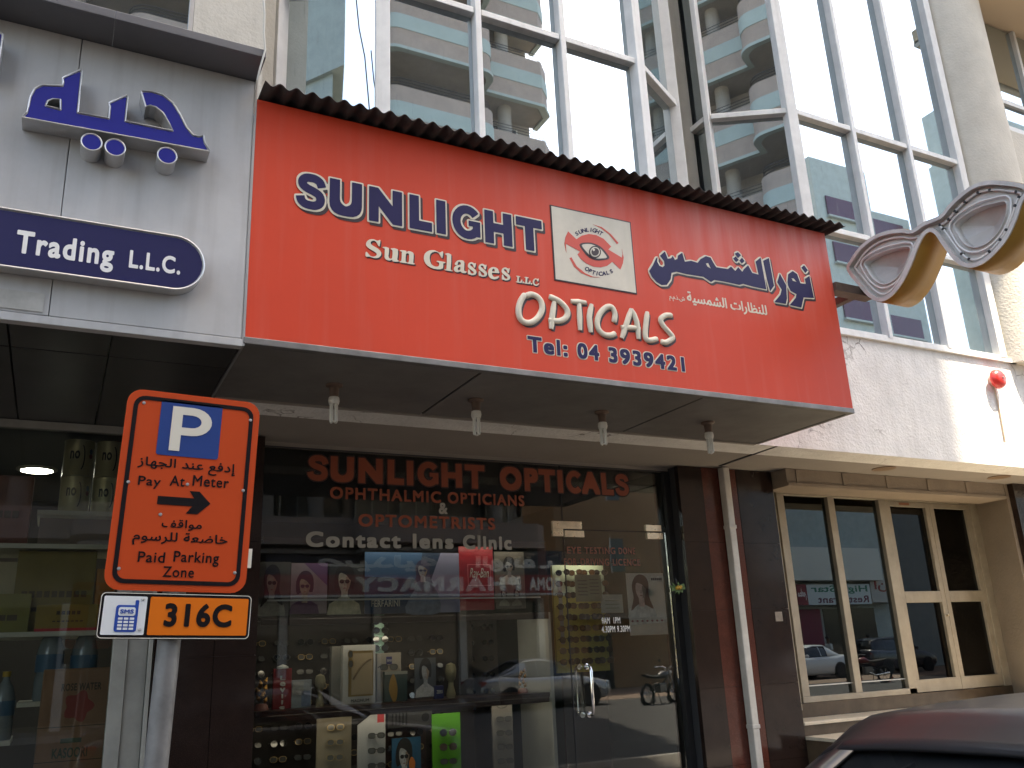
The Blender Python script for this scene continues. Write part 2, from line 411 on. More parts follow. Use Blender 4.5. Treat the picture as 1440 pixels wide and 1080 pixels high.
def text_loops(s, w=0., sp=0., h=.02, sharp=False):
    key = (s, w, sp, sharp)
    if key in _lc: return _lc[key]
    arab = any(ord(c) > 0x600 for c in s)
    if arab: s = shape_arabic(s)
    x = 0; loops = []; segs = []; trs = []
    for c in s:
        a = _adv(c) if c != ' ' else .28
        if c != ' ':
            seg, bb, tri = _tmesh(c)
            if sharp and w >= .05 and c in HEAVY:
                HL, hw_ = heavy(c, w); loops += [[(p[0]+x, p[1]) for p in L] for L in HL]; x += hw_+sp; continue
            if arab: segs.append(seg+np.array([x, 0])); trs.append(tri+np.array([x, 0]))
            else:
                k2 = (c, w, sharp)
                if k2 not in _lc: _lc[k2] = field_loops([seg], w, h if not sharp else .0125, sharp, [tri])
                loops += [[(p[0]+x, p[1]) for p in L] for L in _lc[k2]]
        x += a+sp+(0 if arab else w*1.2)
    if arab: loops = field_loops(segs, w, .0125, False, trs)
    _lc[key] = loops; return loops
def grow(loops, w, h, sharp=False):
    seg = np.array([[L[i], L[(i+1) % len(L)]] for L in loops for i in range(len(L))])
    return field_loops([seg], w, h, sharp)
def bbox(loops):
    a = np.array([p for L in loops for p in L]); return a[:, 0].min(), a[:, 1].min(), a[:, 0].max(), a[:, 1].max()
def group_loops(loops):
    """outer loops with their holes"""
    def area(L): return sum(L[i-1][0]*L[i][1]-L[i][0]*L[i-1][1] for i in range(len(L)))/2
    def inside(p, L):
        c = False
        for i in range(len(L)):
            a, b = L[i-1], L[i]
            if (a[1] > p[1]) != (b[1] > p[1]) and p[0] < a[0]+(p[1]-a[1])/(b[1]-a[1])*(b[0]-a[0]): c = not c
        return c
    depth = [sum(inside(L[0], M_) for M_ in loops if M_ is not L) for L in loops]
    gs = []
    for L, d in zip(loops, depth):
        if d % 2 == 0: gs.append([L]+[H for H, e in zip(loops, depth) if e == d+1 and inside(H[0], L)])
    return gs
def fill(g):
    """triangles of a loop with holes: constrained Delaunay, kept where the even-odd rule says inside"""
    P = [Vector(p) for L in g for p in L]; E = []; k = 0
    for L in g:
        q = len(L); E += [(k+i, k+(i+1) % q) for i in range(q)]; k += q
    V, ed, F, *_ = delaunay_2d_cdt(P, E, [], 0, 1e-7)
    A = np.array([tuple(p) for p in P]); S_ = A[np.array(E)]
    V = np.array([tuple(v) for v in V])
    F = np.array([f for f in F if len(f) == 3]); C = V[F].mean(1); ins = np.zeros(len(C), bool)
    for a, b in S_:
        if a[1] != b[1]:
            c = (a[1] > C[:, 1]) != (b[1] > C[:, 1])
            ins ^= c & (C[:, 0] < a[0]+(C[:, 1]-a[1])/(b[1]-a[1])*(b[0]-a[0]))
    return V, F[ins]
def plate(loops, fn, dv):
    """flat cut-out of the loops: fn maps (u,v) to its front face, dv is the way back"""
    mb = MB(); dv = Vector(dv)
    for g in group_loops(loops):
        V, F = fill(g)
        f = [Vector(fn(*p)) for p in V]; n = len(f)
        pts = [Vector(fn(*p)) for L in g for p in L]; m_ = len(pts); k = 2*n
        fs = [tuple(int(i) for i in t) for t in F]+[tuple(int(i)+n for i in t)[::-1] for t in F]
        for L in g:
            q = len(L)
            fs += [(k+i, k+(i+1) % q, m_+k+(i+1) % q, m_+k+i) for i in range(q)]; k += q
        mb.add(f+[p+dv for p in f]+pts+[p+dv for p in pts], fs)
    return mb
def fit(loops, rect, flip=False):
    """scale loops to the rectangle (u0,v0,u1,v1)"""
    a, b, c, d = bbox(loops); u0, v0, u1, v1 = rect
    def q(p):
        s = (p[0]-a)/(c-a); s = 1-s if flip else s
        return (u0+(u1-u0)*s, v0+(v1-v0)*(p[1]-b)/(d-b))
    return [[q(p) for p in L] for L in loops]
def yplane(y): return lambda u, v: (u, y, v)
def rect_px(x0, y0, x1, y1, y):
    """pixel box (left, top, right, bottom), upright in the plane y -> (u0,v0,u1,v1)"""
    ym, xm = (y0+y1)/2, (x0+x1)/2
    return (at(x0, ym, y=y).x, at(xm, y1, y=y).z, at(x1, ym, y=y).x, at(xm, y0, y=y).z)
def rect_lr(xl, yl0, yl1, xr, yr0, yr1, y):
    """left edge pixel with top/bottom, right edge pixel with top/bottom -> plane rectangle"""
    a = at(xl, yl1, y=y); b = at(xl, yl0, y=y); c = at(xr, yr1, y=y); d = at(xr, yr0, y=y)
    return ((a.x+b.x)/2, (a.z+c.z)/2, (c.x+d.x)/2, (b.z+d.z)/2)
def letters(name, s, rect, y, material, parent, w=0., sp=0., depth=.003, flip=False, back=1):
    L = fit(text_loops(s, w, sp), rect, flip)
    return plate(L, yplane(y), (0, depth*back, 0)).build(name, material, parent)
def trace(pts, ox, oy, s, y):
    """points picked in an enlarged view -> plane y"""
    out = []
    for p in pts:
        q = at(ox+p[0]/s, oy+p[1]/s, y=y); out.append((q.x, q.z))
    return out
def smooth_loop(L, n=3):
    out = []; k = len(L)
    for i in range(k):
        p0, p1, p2, p3 = (np.array(L[(i+j-1) % k]) for j in range(4))
        for t in range(n):
            t /= n
            out.append(tuple(.5*((2*p1)+(p2-p0)*t+(2*p0-5*p1+4*p2-p3)*t*t+(3*p1-p0-3*p2+p3)*t**3)))
    return out
def ell(cx, cy, rx, ry, n=20): return [(cx+rx*math.cos(2*math.pi*i/n), cy+ry*math.sin(2*math.pi*i/n)) for i in range(n)]
def rrect(x0, z0, x1, z1, r, n=5):
    o = []
    for cx, cz, a in ((x1-r, z1-r, 0), (x0+r, z1-r, 90), (x0+r, z0+r, 180), (x1-r, z0+r, 270)):
        o += [(cx+r*math.cos(R(a+90*i/n)), cz+r*math.sin(R(a+90*i/n))) for i in range(n+1)]
    return o
# ------------------------------------------------------------------ shared materials
M_asph = mat('asphalt', (.055, .055, .058), .9, var=.3, vs=1.5, bump=.4, bs=120)
M_pave = mat('paving', (.17, .15, .13), .85, var=.25, vs=3, bump=.25, bs=80)
M_kerb = mat('kerb_stone', (.36, .35, .33), .85, var=.3, vs=4, bump=.3, bs=70)
M_white = mat('white_window_frame', (.80, .80, .78), .45, var=.16, vs=5, streak=.35, stc=(.42, .42, .4))
M_fascia = stucco('white_cracked_render', (.83, .82, .79), crack=1., stain=.3, stc=(.46, .44, .40), bump=.8, grit=.22)
M_beige = stucco('beige_render', (.60, .57, .50), stain=.25, stc=(.38, .35, .29))
M_column = stucco('cream_render', (.66, .62, .54), stain=.1, stc=(.5, .46, .4))
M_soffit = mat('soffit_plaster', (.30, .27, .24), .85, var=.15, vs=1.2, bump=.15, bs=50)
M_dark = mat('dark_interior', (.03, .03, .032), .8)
M_up = coated_glass('coated_window_glass', (.72, .82, .86), .62, dirt=.05)
M_glass = clear_glass('shop_glass', (.86, .88, .85), 1.0)
M_film = clear_glass('black_film_glass', (.02, .02, .02), .7)
M_tint = clear_glass('tinted_door_glass', (.16, .17, .17), 2.0, gtint=(.86, .95, .95))
M_alu = mat('aluminium', (.55, .55, .55), .38, .85, var=.15, vs=8)
M_chrome = mat('chrome', (.75, .75, .76), .1, 1)
M_brass = mat('brushed_steel_warm', (.72, .60, .42), .28, 1, var=.3, vs=20)
M_gran = mat('black_granite', (.024, .014, .011), .10, var=.35, vs=6, speck=.3, spec=.35)
M_redgran = mat('red_granite', (.10, .028, .018), .12, var=.3, vs=8, speck=.3, spec=.38)
M_clad = mat('aluminium_cladding', (.52, .52, .52), .5, .1, var=.22, vs=1.6, streak=.35, stc=(.27, .25, .24))
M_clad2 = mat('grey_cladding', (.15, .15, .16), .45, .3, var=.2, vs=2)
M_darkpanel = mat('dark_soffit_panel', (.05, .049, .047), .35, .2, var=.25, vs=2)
M_red = mat('red_sign_vinyl', (.68, .062, .026), .5, var=.10, vs=1.2, streak=.30, stc=(.66, .14, .10), spec=.3)
def fade_red():
    # rain-washed, bleached upper right part of the vinyl
    t = M_red.node_tree; b = t.nodes['Principled BSDF']; src = b.inputs['Base Color'].links[0].from_socket
    co = nn(t, 'ShaderNodeTexCoord'); sp = nn(t, 'ShaderNodeSeparateXYZ'); t.links.new(co.outputs['Object'], sp.inputs[0])
    def rng(o, a, c):
        r = nn(t, 'ShaderNodeMapRange'); r.inputs[1].default_value = a; r.inputs[2].default_value = c; t.links.new(o, r.inputs[0]); return r.outputs[0]
    mp = nn(t, 'ShaderNodeMapping'); mp.inputs['Scale'].default_value = (6, 1, .6); t.links.new(co.outputs['Object'], mp.inputs[0])
    no = nn(t, 'ShaderNodeTexNoise'); no.inputs['Scale'].default_value = 1.5; no.inputs['Detail'].default_value = 6; t.links.new(mp.outputs[0], no.inputs['Vector'])
    cur = rng(no.outputs[0], .3, .9)
    for o in (rng(sp.outputs['Z'], .55, 1.5), rng(sp.outputs['X'], -.9, .9)):
        mu = nn(t, 'ShaderNodeMath', operation='MULTIPLY'); t.links.new(cur, mu.inputs[0]); t.links.new(o, mu.inputs[1]); cur = mu.outputs[0]
    mx = nn(t, 'ShaderNodeMix', data_type='RGBA'); t.links.new(cur, mx.inputs[0]); t.links.new(src, mx.inputs[6]); mx.inputs[7].default_value = (.74, .30, .27, 1)
    t.links.new(mx.outputs[2], b.inputs['Base Color'])
fade_red()
M_navy = mat('navy_vinyl', (.022, .020, .085), .5, var=.15, vs=3, spec=.2)
M_cream = mat('cream_vinyl', (.74, .68, .54), .5, var=.15, vs=5)
M_creamp = mat('cream_panel', (.70, .65, .54), .55, var=.2, vs=3, streak=.3, stc=(.5, .46, .38))
M_shadow = mat('black_vinyl', (.03, .015, .02), .5)
M_steel = mat('grey_steel_trim', (.25, .24, .23), .5, .6, var=.4, vs=6)
M_undersheet = mat('steel_soffit_sheet', (.24, .225, .21), .42, .4, var=.3, vs=2.2)
M_corr = mat('dark_corrugated_sheet', (.055, .040, .036), .75, .1, var=.4, vs=5)
M_woodtrim = mat('dusty_door_frame', (.37, .32, .245), .5, .2, var=.25, vs=6, streak=.3, stc=(.33, .26, .18))
M_tan = stucco('tan_render', (.29, .235, .18), stain=.2, stc=(.28, .2, .13))
M_marble = mat('brown_marble', (.10, .07, .045), .2, var=.45, vs=5, spec=.5)
M_wire = mat('white_cable', (.6, .58, .52), .6)
M_black = mat('black_plastic', (.02, .02, .021), .4)
M_rubber = mat('black_rubber', (.02, .02, .02), .8)

YS, YF, YG, YD, ZB, YK = 4.4, 5.43, 6.53, 6.75, 3.2, 2.1

# ------------------------------------------------------------------ ground
tag(MB().add([(-260,-260,-.012),(260,-260,-.012),(260,260,-.012),(-260,260,-.012)], [(0,1,2,3)]).build('ground', mat('sandy_ground', (.30, .25, .19), .95, var=.3, vs=.3, bump=.3, bs=20)), kind='structure')
tag(MB().add([(-120,-13.4,0),(120,-13.4,0),(120,YK,0),(-120,YK,0)], [(0,1,2,3)]).build('road', M_asph), kind='structure')
tag(MB().add([(16.4,-20.5,.004),(120,-20.5,.004),(120,-13.4,.004),(16.4,-13.4,.004)], [(0,1,2,3)]).build('parking_area', mat('pale_paving', (.24, .17, .13), .9, var=.25, vs=1.2, bump=.3, bs=60)), kind='structure')
pv = tag(MB().box(-60, 60, YK, 14, -.2, .15).build('pavement', M_pave), kind='structure')
tag(MB().box(-60, 60, YK-.14, YK, -.2, .152).build('kerb', M_kerb), kind='structure')
fp = tag(MB().box(-60, 16.2, -16, -13.4, -.2, .15).build('far_pavement', M_pave), kind='structure')
tag(MB().box(-60, 16.2, -13.4, -13.26, -.2, .152).build('far_kerb', M_kerb), kind='structure')

# ------------------------------------------------------------------ main building
B = thing('office_building', 'pale building with faceted mirrored bay windows above the red sign', 'building', (5, 7, .15))
bx('fascia_wall', (.78, 16, YF, 5.75, ZB-.003, 4.33), M_fascia, B)
bx('window_sill', (5.3, 8.9, YF-.035, 5.9, 4.332, 4.372), M_white, B)
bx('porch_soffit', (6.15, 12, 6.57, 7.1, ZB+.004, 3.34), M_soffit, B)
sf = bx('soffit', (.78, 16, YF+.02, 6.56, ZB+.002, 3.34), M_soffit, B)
# recessed downlight holes in the soffit
for p in ((1243, 659), (1405, 671)):
    c = at(*p, z=ZB)
    d = MB().lathe([(.115, -.004), (.115, .006), (.09, .006), (.085, -.001)], (c.x, c.y, ZB), n=20).build('downlight_ring', mat('rusty_ring', (.2, .13, .08), .6), sf, smooth=True)
    MB().lathe([(.086, -.002), (.0, -.0015)], (c.x, c.y, ZB), n=20).build('downlight_hole', M_dark, d)
# joint line in the soffit
a = at(1012, 655, z=ZB); b = at(1092, 627, z=ZB)
dv = (b-a).normalized(); MB().obox(((a.x+b.x)/2, (a.y+b.y)/2, ZB-.003), dv*((b-a).length/2), Vector((-dv.y, dv.x, 0))*.012, (0, 0, .004)).build('soffit_joint', M_dark, sf)
# bay windows: plan points of every facet
BAY1 = [(1.13, 6.15), (1.13, 5.81), (1.84, YF), (2.655, YF), (3.47, YF), (4.28, YF), (5.0, 5.82), (5.0, 6.1)]
BAY2 = [(5.43, 6.15), (5.43, 5.86), (6.14, YF), (6.99, YF), (7.845, YF), (8.69, YF)]
ROWS = [4.372, 5.44, 6.715, 9.5, 10.8, 12.2]
def bay(plan, rows, heavy):
    for k, p in enumerate(plan):
        w = .055 if k in heavy else .027
        if k in (0,) : continue
        # post along the bisector
        q0 = Vector(plan[k-1]); q1 = Vector(p); q2 = Vector(plan[k+1]) if k+1 < len(plan) else q1+(q1-q0)
        d = ((q1-q0).normalized()+(q2-q1).normalized()).normalized(); n = Vector((d.y, -d.x))
        c = Vector((p[0], p[1], (rows[0]+rows[-1])/2))
        MB().obox(c+Vector((-n.x, -n.y, 0))*.02, (d.x*w, d.y*w, 0), (n.x*.06, n.y*.06, 0), (0, 0, (rows[-1]-rows[0])/2)).build('window_post', M_white, B, bevel=.006)
    for k in range(len(plan)-1):
        p, q = Vector(plan[k]), Vector(plan[k+1]); d = (q-p).normalized(); n = Vector((d.y, -d.x)); L = (q-p).length
        mid = (p+q)/2
        for j in range(len(rows)-1):
            z0, z1 = rows[j], rows[j+1]
            tz = .029
            MB().obox((mid.x-n.x*.02, mid.y-n.y*.02, z0+(tz if j else 0.0)*0), d.to_3d()*(L/2-.034), n.to_3d()*.048, (0, 0, tz)).build('window_rail', M_white, B, bevel=.005)
            # inner casement bead
            MB().obox((mid.x-n.x*.045, mid.y-n.y*.045, (z0+z1)/2), d.to_3d()*(L/2-.03), n.to_3d()*.004, (0, 0, (z1-z0)/2-.03)).build('window_pane', M_up, B)
bay(BAY1, ROWS, (2, 5))
bay(BAY2, ROWS, (2, 5))
MB().box(.79, 1.075, 5.7, 6.4, 4.33, 12.2).build('pier', M_beige, B)
MB().box(4.99, 5.44, 6.1, 6.4, 4.33, 12.2).build('recess_wall', M_beige, B)
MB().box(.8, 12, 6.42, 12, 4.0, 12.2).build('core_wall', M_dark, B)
MB().box(-14, 16, 6.6, 12, 3.36, 3.99).build('floor_slab', M_beige, B)
MB().lathe([(.47, 4.332), (.47, 12.2)], (9.23, 5.62, 0), n=48).build('round_column', M_column, B, smooth=True)
# projecting balcony at the far right, its window behind a rail
MB().box(9.62, 13.5, 5.40, 6.4, 4.335, 7.45).build('balcony_parapet', M_column, B, bevel=.02)
MB().box(9.6, 13.6, 4.7, 6.4, 9.22, 9.42).build('balcony_ceiling', mat('warm_render', (.66, .52, .36), .8), B)
MB().tube([(9.6, 4.74, 9.2), (13.6, 4.74, 9.2)], .05, 12).build('ceiling_trim', M_column, B, smooth=True)
for i in range(4):
    x0 = 9.78+i*.85
    MB().box(x0, x0+.8, 5.55, 5.57, 7.46, 9.2).build('balcony_pane', M_up, B)
    MB().box(x0-.05, x0, 5.50, 5.60, 7.46, 9.21).build('balcony_mullion', M_white, B)
    MB().box(x0, x0+.8, 5.51, 5.549, 7.95, 8.01).build('balcony_transom', M_white, B)
MB().box(9.7, 13.5, 5.42, 5.5, 7.451, 7.52).build('balcony_rail', M_white, B)
MB().box(.8, 16, 5.9, 6.4, 12.61, 15.0).build('attic_wall', M_beige, B)
MB().box(8.3, 16, 1.0, 6.4, 15.01, 15.2).build('added_overhang', M_column, B)  # added unseen slab, placed so its shade falls on the round column
MB().box(9.5, 16, 5.8, 6.4, 4.33, 12.2).build('upper_wall', M_column, B)
MB().box(.8, 16, 6.3, 12, 12.2, 12.6).build('roof', M_beige, B)

# ------------------------------------------------------------------ building on the left: aluminium fascia and projecting upper floor
N = thing('neighbour_building', 'grey aluminium clad shop building with overhanging upper floor at the left', 'building', (-3, 6, .15))
xr = at(350, 300, y=YS).x                       # right edge of the cladding
zt, zb = 1.6+.7242*4.4, 1.6+.3665*4.4
seams = [-6.0, -3.0, -1.35, at(92, 250, y=YS).x, xr]
for i in range(len(seams)-1):
    bx('cladding_panel', (seams[i]+.0018, seams[i+1]-.0018, YS, YS+.04, zb+.01, zt-.002), M_clad, N, bevel=.004)
bx('cladding_backing', (-6, xr-.003, YS+.041, 4.75, zb+.02, zt-.003), M_steel, N)
bx('bottom_trim', (-6, xr, YS-.006, YS+.05, zb-.035, zb+.006), M_clad, N, bevel=.003)
# side return towards the red sign
bx('side_return', (xr-.002, xr+.012, YS-.004, 5.4, zb-.03, zt), M_alu, N)
# overhang soffit (dark sheets), two panels
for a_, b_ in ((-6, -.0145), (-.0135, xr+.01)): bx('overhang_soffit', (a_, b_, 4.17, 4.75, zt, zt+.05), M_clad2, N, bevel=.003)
YN = 5.32
xn = at(272, 30, y=YN).x; xq = at(371, 60, y=YN).x
bx('upper_wall', (xn, xq, YN, 5.68, zt+.05, 9.5), M_beige, N)
bx('upper_pane', (-6, xn-.03, YN+.035, YN+.05, zt+.09, 9.5), M_up, N)
bx('pane_frame', (-6, xn-.002, YN, YN+.1, zt+.05, zt+.09), M_alu, N)
bx('pane_post', (xn-.03, xn-.002, YN, YN+.1, zt+.09, 9.5), M_alu, N)
bx('overhang_top', (-6, .7, 4.76, 5.7, zt+.0, zt+.048), M_clad2, N)
bx('upper_back', (-14, .76, 5.72, 12, 4.9, 9.5), M_beige, N)
bx('roof', (-14, .76, 5.2, 12, 9.52, 9.8), M_beige, N)
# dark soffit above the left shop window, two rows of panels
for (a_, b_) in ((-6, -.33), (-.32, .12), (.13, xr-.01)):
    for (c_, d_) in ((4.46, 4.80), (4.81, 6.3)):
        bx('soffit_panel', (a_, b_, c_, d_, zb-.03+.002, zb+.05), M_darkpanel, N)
# small torn notice taped on the cladding
r_ = rect_px(-20, 408, 62, 440, YS-.006)
bx('paper_strip', (r_[0], r_[2], YS-.006, YS-.002, r_[1]+.02, r_[3]), mat('old_tape', (.5, .49, .46), .6, var=.3, vs=9), N)

# cables at the corner between the buildings
def cable(pts, r, label, mt=M_wire):
    o = MB().tube(pts, r, 6).build('cable', mt, smooth=True); return tag(o, label, 'cable')
c0 = [at(369, -20, y=4.16), at(372, 20, y=4.16), at(371, 45, y=4.16), at(373, 70, y=4.16), at(366, 95, y=4.16), at(362, 112, y=4.18), at(357, 160, y=4.36)]
cable(c0, .006, 'thin white cable hanging down the corner left of the red sign')
c1 = [at(500, -10, y=5.25), at(505, 40, y=5.25), at(513, 80, y=5.25), at(520, 160, y=5.25)]
cable(c1, .005, 'dark cable hanging in front of the first bay window pane', M_black)
# ------------------------------------------------------------------ the red opticians sign
x0, x1 = at(350, 310, y=YS).x+.004, 5.14
ztop, zbot = 1.6+.698*YS, 1.6+.3635*YS
S = thing('shop_sign', 'long red sign box of the opticians with navy and cream lettering', 'sign', ((x0+x1)/2, 4.9, ZB))
bx('face_panel', (x0, x1, YS, YS+.03, zbot+.035, ztop), M_red, S)
bx('end_panel', (x1-.03, x1-.001, YS+.031, YF-.003, zbot+.035, ztop-.002), M_red, S)
bx('top_frame', (x0+.02, x1-.04, YS+.035, YS+.1, ztop-.08, ztop-.003), M_steel, S)
bx('bottom_trim', (x0, x1+.004, YS-.008, YS+.04, zbot-.004, zbot+.034), M_steel, S, bevel=.004)
bx('end_trim', (x1-.035, x1+.006, YS+.041, YF-.003, zbot-.003, zbot+.034), M_steel, S, bevel=.004)
for a_, b_ in ((x0+.01, 2.11), (2.125, 3.76), (3.775, x1-.04)):
    bx('soffit_panel', (a_, b_, YS+.045, YF-.004, zbot+.0, zbot+.02), M_undersheet, S, bevel=.003)
    if b_ < 5: bx('soffit_seam', (b_+.001, b_+.014, YS+.045, YF-.01, zbot+.008, zbot+.018), M_dark, S)
bx('soffit_edge', (x0+.02, x1-.04, YF-.02, YF+.01, zbot-.012, zbot-.001), mat('pale_edge_strip', (.30, .27, .24), .6), S)

def outlined(name, loops, y, parent, o=.010, sh=(.016, -.016)):
    """navy letters with a thin cream outline and a hard drop shadow printed beside it"""
    g = grow(loops, o, .006, True)
    plate([[(p[0]+sh[0], p[1]+sh[1]) for p in L] for L in g], yplane(y-.002), (0, .0018, 0)).build('lettering_shadow', M_shadow, parent)
    plate(g, yplane(y-.0042), (0, .002, 0)).build('lettering_outline', M_cream, parent)
    return plate(loops, yplane(y-.0064), (0, .002, 0)).build(name, M_navy, parent)
# SUNLIGHT: heavy sans capitals, one cut letter each
r_ = rect_lr(416, 243, 292, 762, 309, 356, YS)
L = fit(text_loops('SUNLIGHT', .064, .075, sharp=True), r_)
outlined('sunlight_lettering', L, YS, S)
# Sun Glasses L.L.C in a bold serif
SER = [
 [(178,93),(172,138),(160,128),(150,108),(132,97),(113,101),(108,117),(125,134),(160,154),(183,180),(181,205),(160,221),(130,222),(100,212),(85,213),(71,208),(73,178),(84,182),(105,206),(130,212),(150,202),(150,188),(130,173),(95,152),(75,130),(79,105),(100,88),(130,87),(155,97),(168,94)],
 [(197,142),(240,150),(236,208),(246,226),(263,222),(266,168),(256,160),(256,152),(305,160),(300,232),(310,240),(308,248),(267,246),(266,232),(248,240),(222,234),(208,216),(210,156),(197,150)],
 [(322,165),(365,170),(364,182),(380,172),(405,178),(419,195),(415,255),(424,260),(423,269),(374,262),(374,254),(383,250),(386,198),(376,188),(363,194),(360,246),(369,252),(368,260),(319,252),(320,244),(330,240),(333,178),(322,173)],
 [(632,178),(626,222),(615,212),(598,184),(570,176),(542,190),(534,222),(545,265),(575,284),(600,280),(602,256),(588,250),(588,242),(644,251),(644,258),(632,262),(630,296),(590,304),(540,290),(505,262),(492,226),(500,190),(530,168),(570,166),(605,182),(620,176)],
 [(648,190),(690,197),(686,302),(697,310),(697,318),(645,310),(646,302),(656,298),(659,206),(648,198)],
 [(716,262),(735,240),(765,238),(785,252),(783,312),(800,318),(796,330),(770,330),(757,318),(735,325),(713,315),(710,292),(730,275),(758,270),(758,255),(745,248),(738,258),(736,270),(720,272)],
 [(868,258),(863,290),(853,288),(845,268),(830,264),(828,275),(855,298),(872,318),(866,340),(838,346),(825,340),(812,338),(813,306),(823,308),(832,330),(848,335),(852,322),(820,298),(810,280),(818,258),(840,252),(858,262)],
 [(945,270),(940,302),(930,300),(922,280),(907,276),(905,287),(932,310),(949,330),(943,352),(915,358),(902,352),(889,350),(890,318),(900,320),(909,342),(925,347),(929,334),(897,310),(887,292),(895,270),(917,264),(935,274)],
 [(1034,318),(1034,332),(985,328),(990,350),(1005,360),(1034,352),(1028,368),(1000,376),(972,366),(958,340),(960,308),(980,290),(1005,288),(1026,300)],
 [(1112,295),(1107,328),(1097,326),(1089,306),(1074,302),(1072,313),(1099,336),(1116,356),(1110,378),(1082,384),(1069,378),(1056,376),(1057,344),(1067,346),(1076,368),(1092,373),(1096,360),(1064,336),(1054,318),(1062,296),(1084,290),(1102,300)],
 [(1162,350),(1188,354),(1187,359),(1181,361),(1179,391),(1190,392),(1198,378),(1203,380),(1199,402),(1159,396),(1160,391),(1166,389),(1168,358),(1162,356)],
 ell(1210,398,6,6,8),
 [(1222,358),(1248,362),(1247,367),(1241,369),(1239,399),(1250,400),(1258,386),(1263,388),(1259,410),(1219,404),(1220,399),(1226,397),(1228,366),(1222,364)],
 ell(1270,408,6,6,8),
 [(1322,372),(1320,390),(1314,390),(1306,376),(1296,378),(1290,395),(1296,412),(1308,414),(1322,404),(1324,410),(1308,422),(1290,418),(1280,400),(1283,380),(1298,369),(1312,374),(1317,371)],
]
SERH = {3: None, 5: [(757,285),(757,305),(748,312),(737,308),(737,295),(745,288)], 8: [(985,318),(1006,320),(1004,304),(995,298),(987,304)]}
loops = []
for i, g in enumerate(SER):
    loops.append(smooth_loop(trace(g, 500, 320, 5.143, YS), 2))
    if SERH.get(i): loops.append(trace(SERH[i], 500, 320, 5.143, YS))
plate([[(p[0]+.008, p[1]-.007) for p in L] for L in loops], yplane(YS-.002), (0, .0018, 0)).build('lettering_shadow', M_shadow, S)
plate(loops, yplane(YS-.0042), (0, .002, 0)).build('sun_glasses_lettering', M_cream, S)
# OPTICALS: rounded brush strokes, raised
OP = [[(150,128),(118,175),(100,235),(106,295),(138,335),(190,342),(243,305),(275,245),(270,185),(236,145),(190,130),(150,145)],
      [(368,185),(352,290),(345,390)], [(328,145),(400,178),(450,225),(468,268),(450,308),(400,330),(325,322)],
      [(492,180),(605,192)], [(553,190),(562,400)], [(648,205),(630,300),(642,415)],
      [(815,340),(822,275),(800,228),(760,225),(715,265),(690,330),(700,390),(740,430),(790,437),(825,420)],
      [(945,240),(905,360),(873,460)], [(945,240),(985,330),(1000,465)], [(868,375),(1010,385)],
      [(1065,262),(1050,400),(1055,460),(1085,475),(1140,462)],
      [(1250,288),(1200,288),(1165,318),(1185,365),(1230,415),(1255,455),(1205,490),(1165,482)]]
def densify(L, n=4):
    out = []; k = len(L)
    for i in range(k-1):
        p0, p1, p2, p3 = (np.array(L[min(max(i+j-1, 0), k-1)], float) for j in range(4))
        for t in range(n):
            t /= n; out.append(tuple(.5*((2*p1)+(p2-p0)*t+(2*p0-5*p1+4*p2-p3)*t*t+(3*p1-p0-3*p2+p3)*t**3)))
    return out+[tuple(L[-1])]
for q, st in enumerate(OP):
    pts = trace(densify(st) if len(st) > 3 else densify(st, 2), 710, 390, 5.333, YS)
    for nm, mt, dx, dz, r0, yy in (('lettering_shadow', M_shadow, .014, -.012, .0185, .0), ('opticals_lettering', M_cream, 0, 0, .0200, .003)):
        P = [(p[0]+dx, YS-yy, p[1]+dz) for p in pts]
        rr = [r0*(.72 if i in (0, len(P)-1) else 1) for i in range(len(P))]
        MB().tube(P, rr, 10, flat=((0, 1, 0), .12 if yy == 0 else .75+.02*(q % 3), (0, YS-yy, 0))).build(nm, mt, S, smooth=60)
# telephone line, navy with a cream edge
r_ = rect_lr(742, 473, 497, 962, 502, 521, YS)
wT = r_[2]-r_[0]
for w_, a_, b_ in (('Tel:', 0, .235), ('04', .297, .432), ('3939421', .493, 1)):
    L = fit(text_loops(w_, .034, .06, sharp=True), (r_[0]+wT*a_, r_[1], r_[0]+wT*b_, r_[3]))
    plate(grow(L, .0055, .005, True), yplane(YS-.002), (0, .0018, 0)).build('lettering_outline', M_cream, S)
    plate(L, yplane(YS-.0042), (0, .002, 0)).build('telephone_lettering', M_navy, S)
# Arabic name, traced
TA = lambda pts: trace(pts, 900, 330, 5.538, YS)
ar = [[(68,285),(98,238),(122,185),(133,178),(130,212),(148,245),(172,256),(188,242),(184,208),(152,166),(190,133),(212,190),(238,186),(252,168),(268,200),(288,190),(292,165),(325,142),(345,213),(395,206),(445,222),(468,192),(508,170),(545,180),(570,225),(590,256),(680,270),(705,250),(738,285),(762,256),(792,292),(808,268),(838,240),(870,300),(920,314),(897,212),(935,180),(980,428),(870,405),(800,385),(770,393),(735,385),(640,365),(575,355),(550,371),(490,330),(360,310),(280,290),(242,300),(235,350),(205,393),(165,395),(125,370),(90,330)],
      [(508,228),(528,222),(550,268),(522,252)],
      [(955,205),(1000,184),(1040,400),(1010,442),(985,350)],
      [(1065,372),(1085,305),(1135,398),(1140,500),(1132,541),(1043,526),(1090,470),(1100,430)],
      [(1145,370),(1150,310),(1185,285),(1220,310),(1245,380),(1288,386),(1280,345),(1315,323),(1350,495),(1270,490),(1252,570),(1163,550),(1210,492),(1215,465),(1170,440),(1150,400)],
      [(1175,340),(1195,343),(1216,370),(1186,362)],
      [(1253,258),(1274,240),(1303,280),(1284,300)], [(735,150),(758,138),(783,163),(760,184)], [(722,187),(742,172),(766,200),(745,216)], [(770,203),(790,182),(811,208),(790,227)]]
outlined('arabic_name_lettering', [TA(L) for L in ar], YS, S, o=.009, sh=(.014, -.014))
r_ = rect_lr(966, 412, 430, 1078, 427, 446, YS)
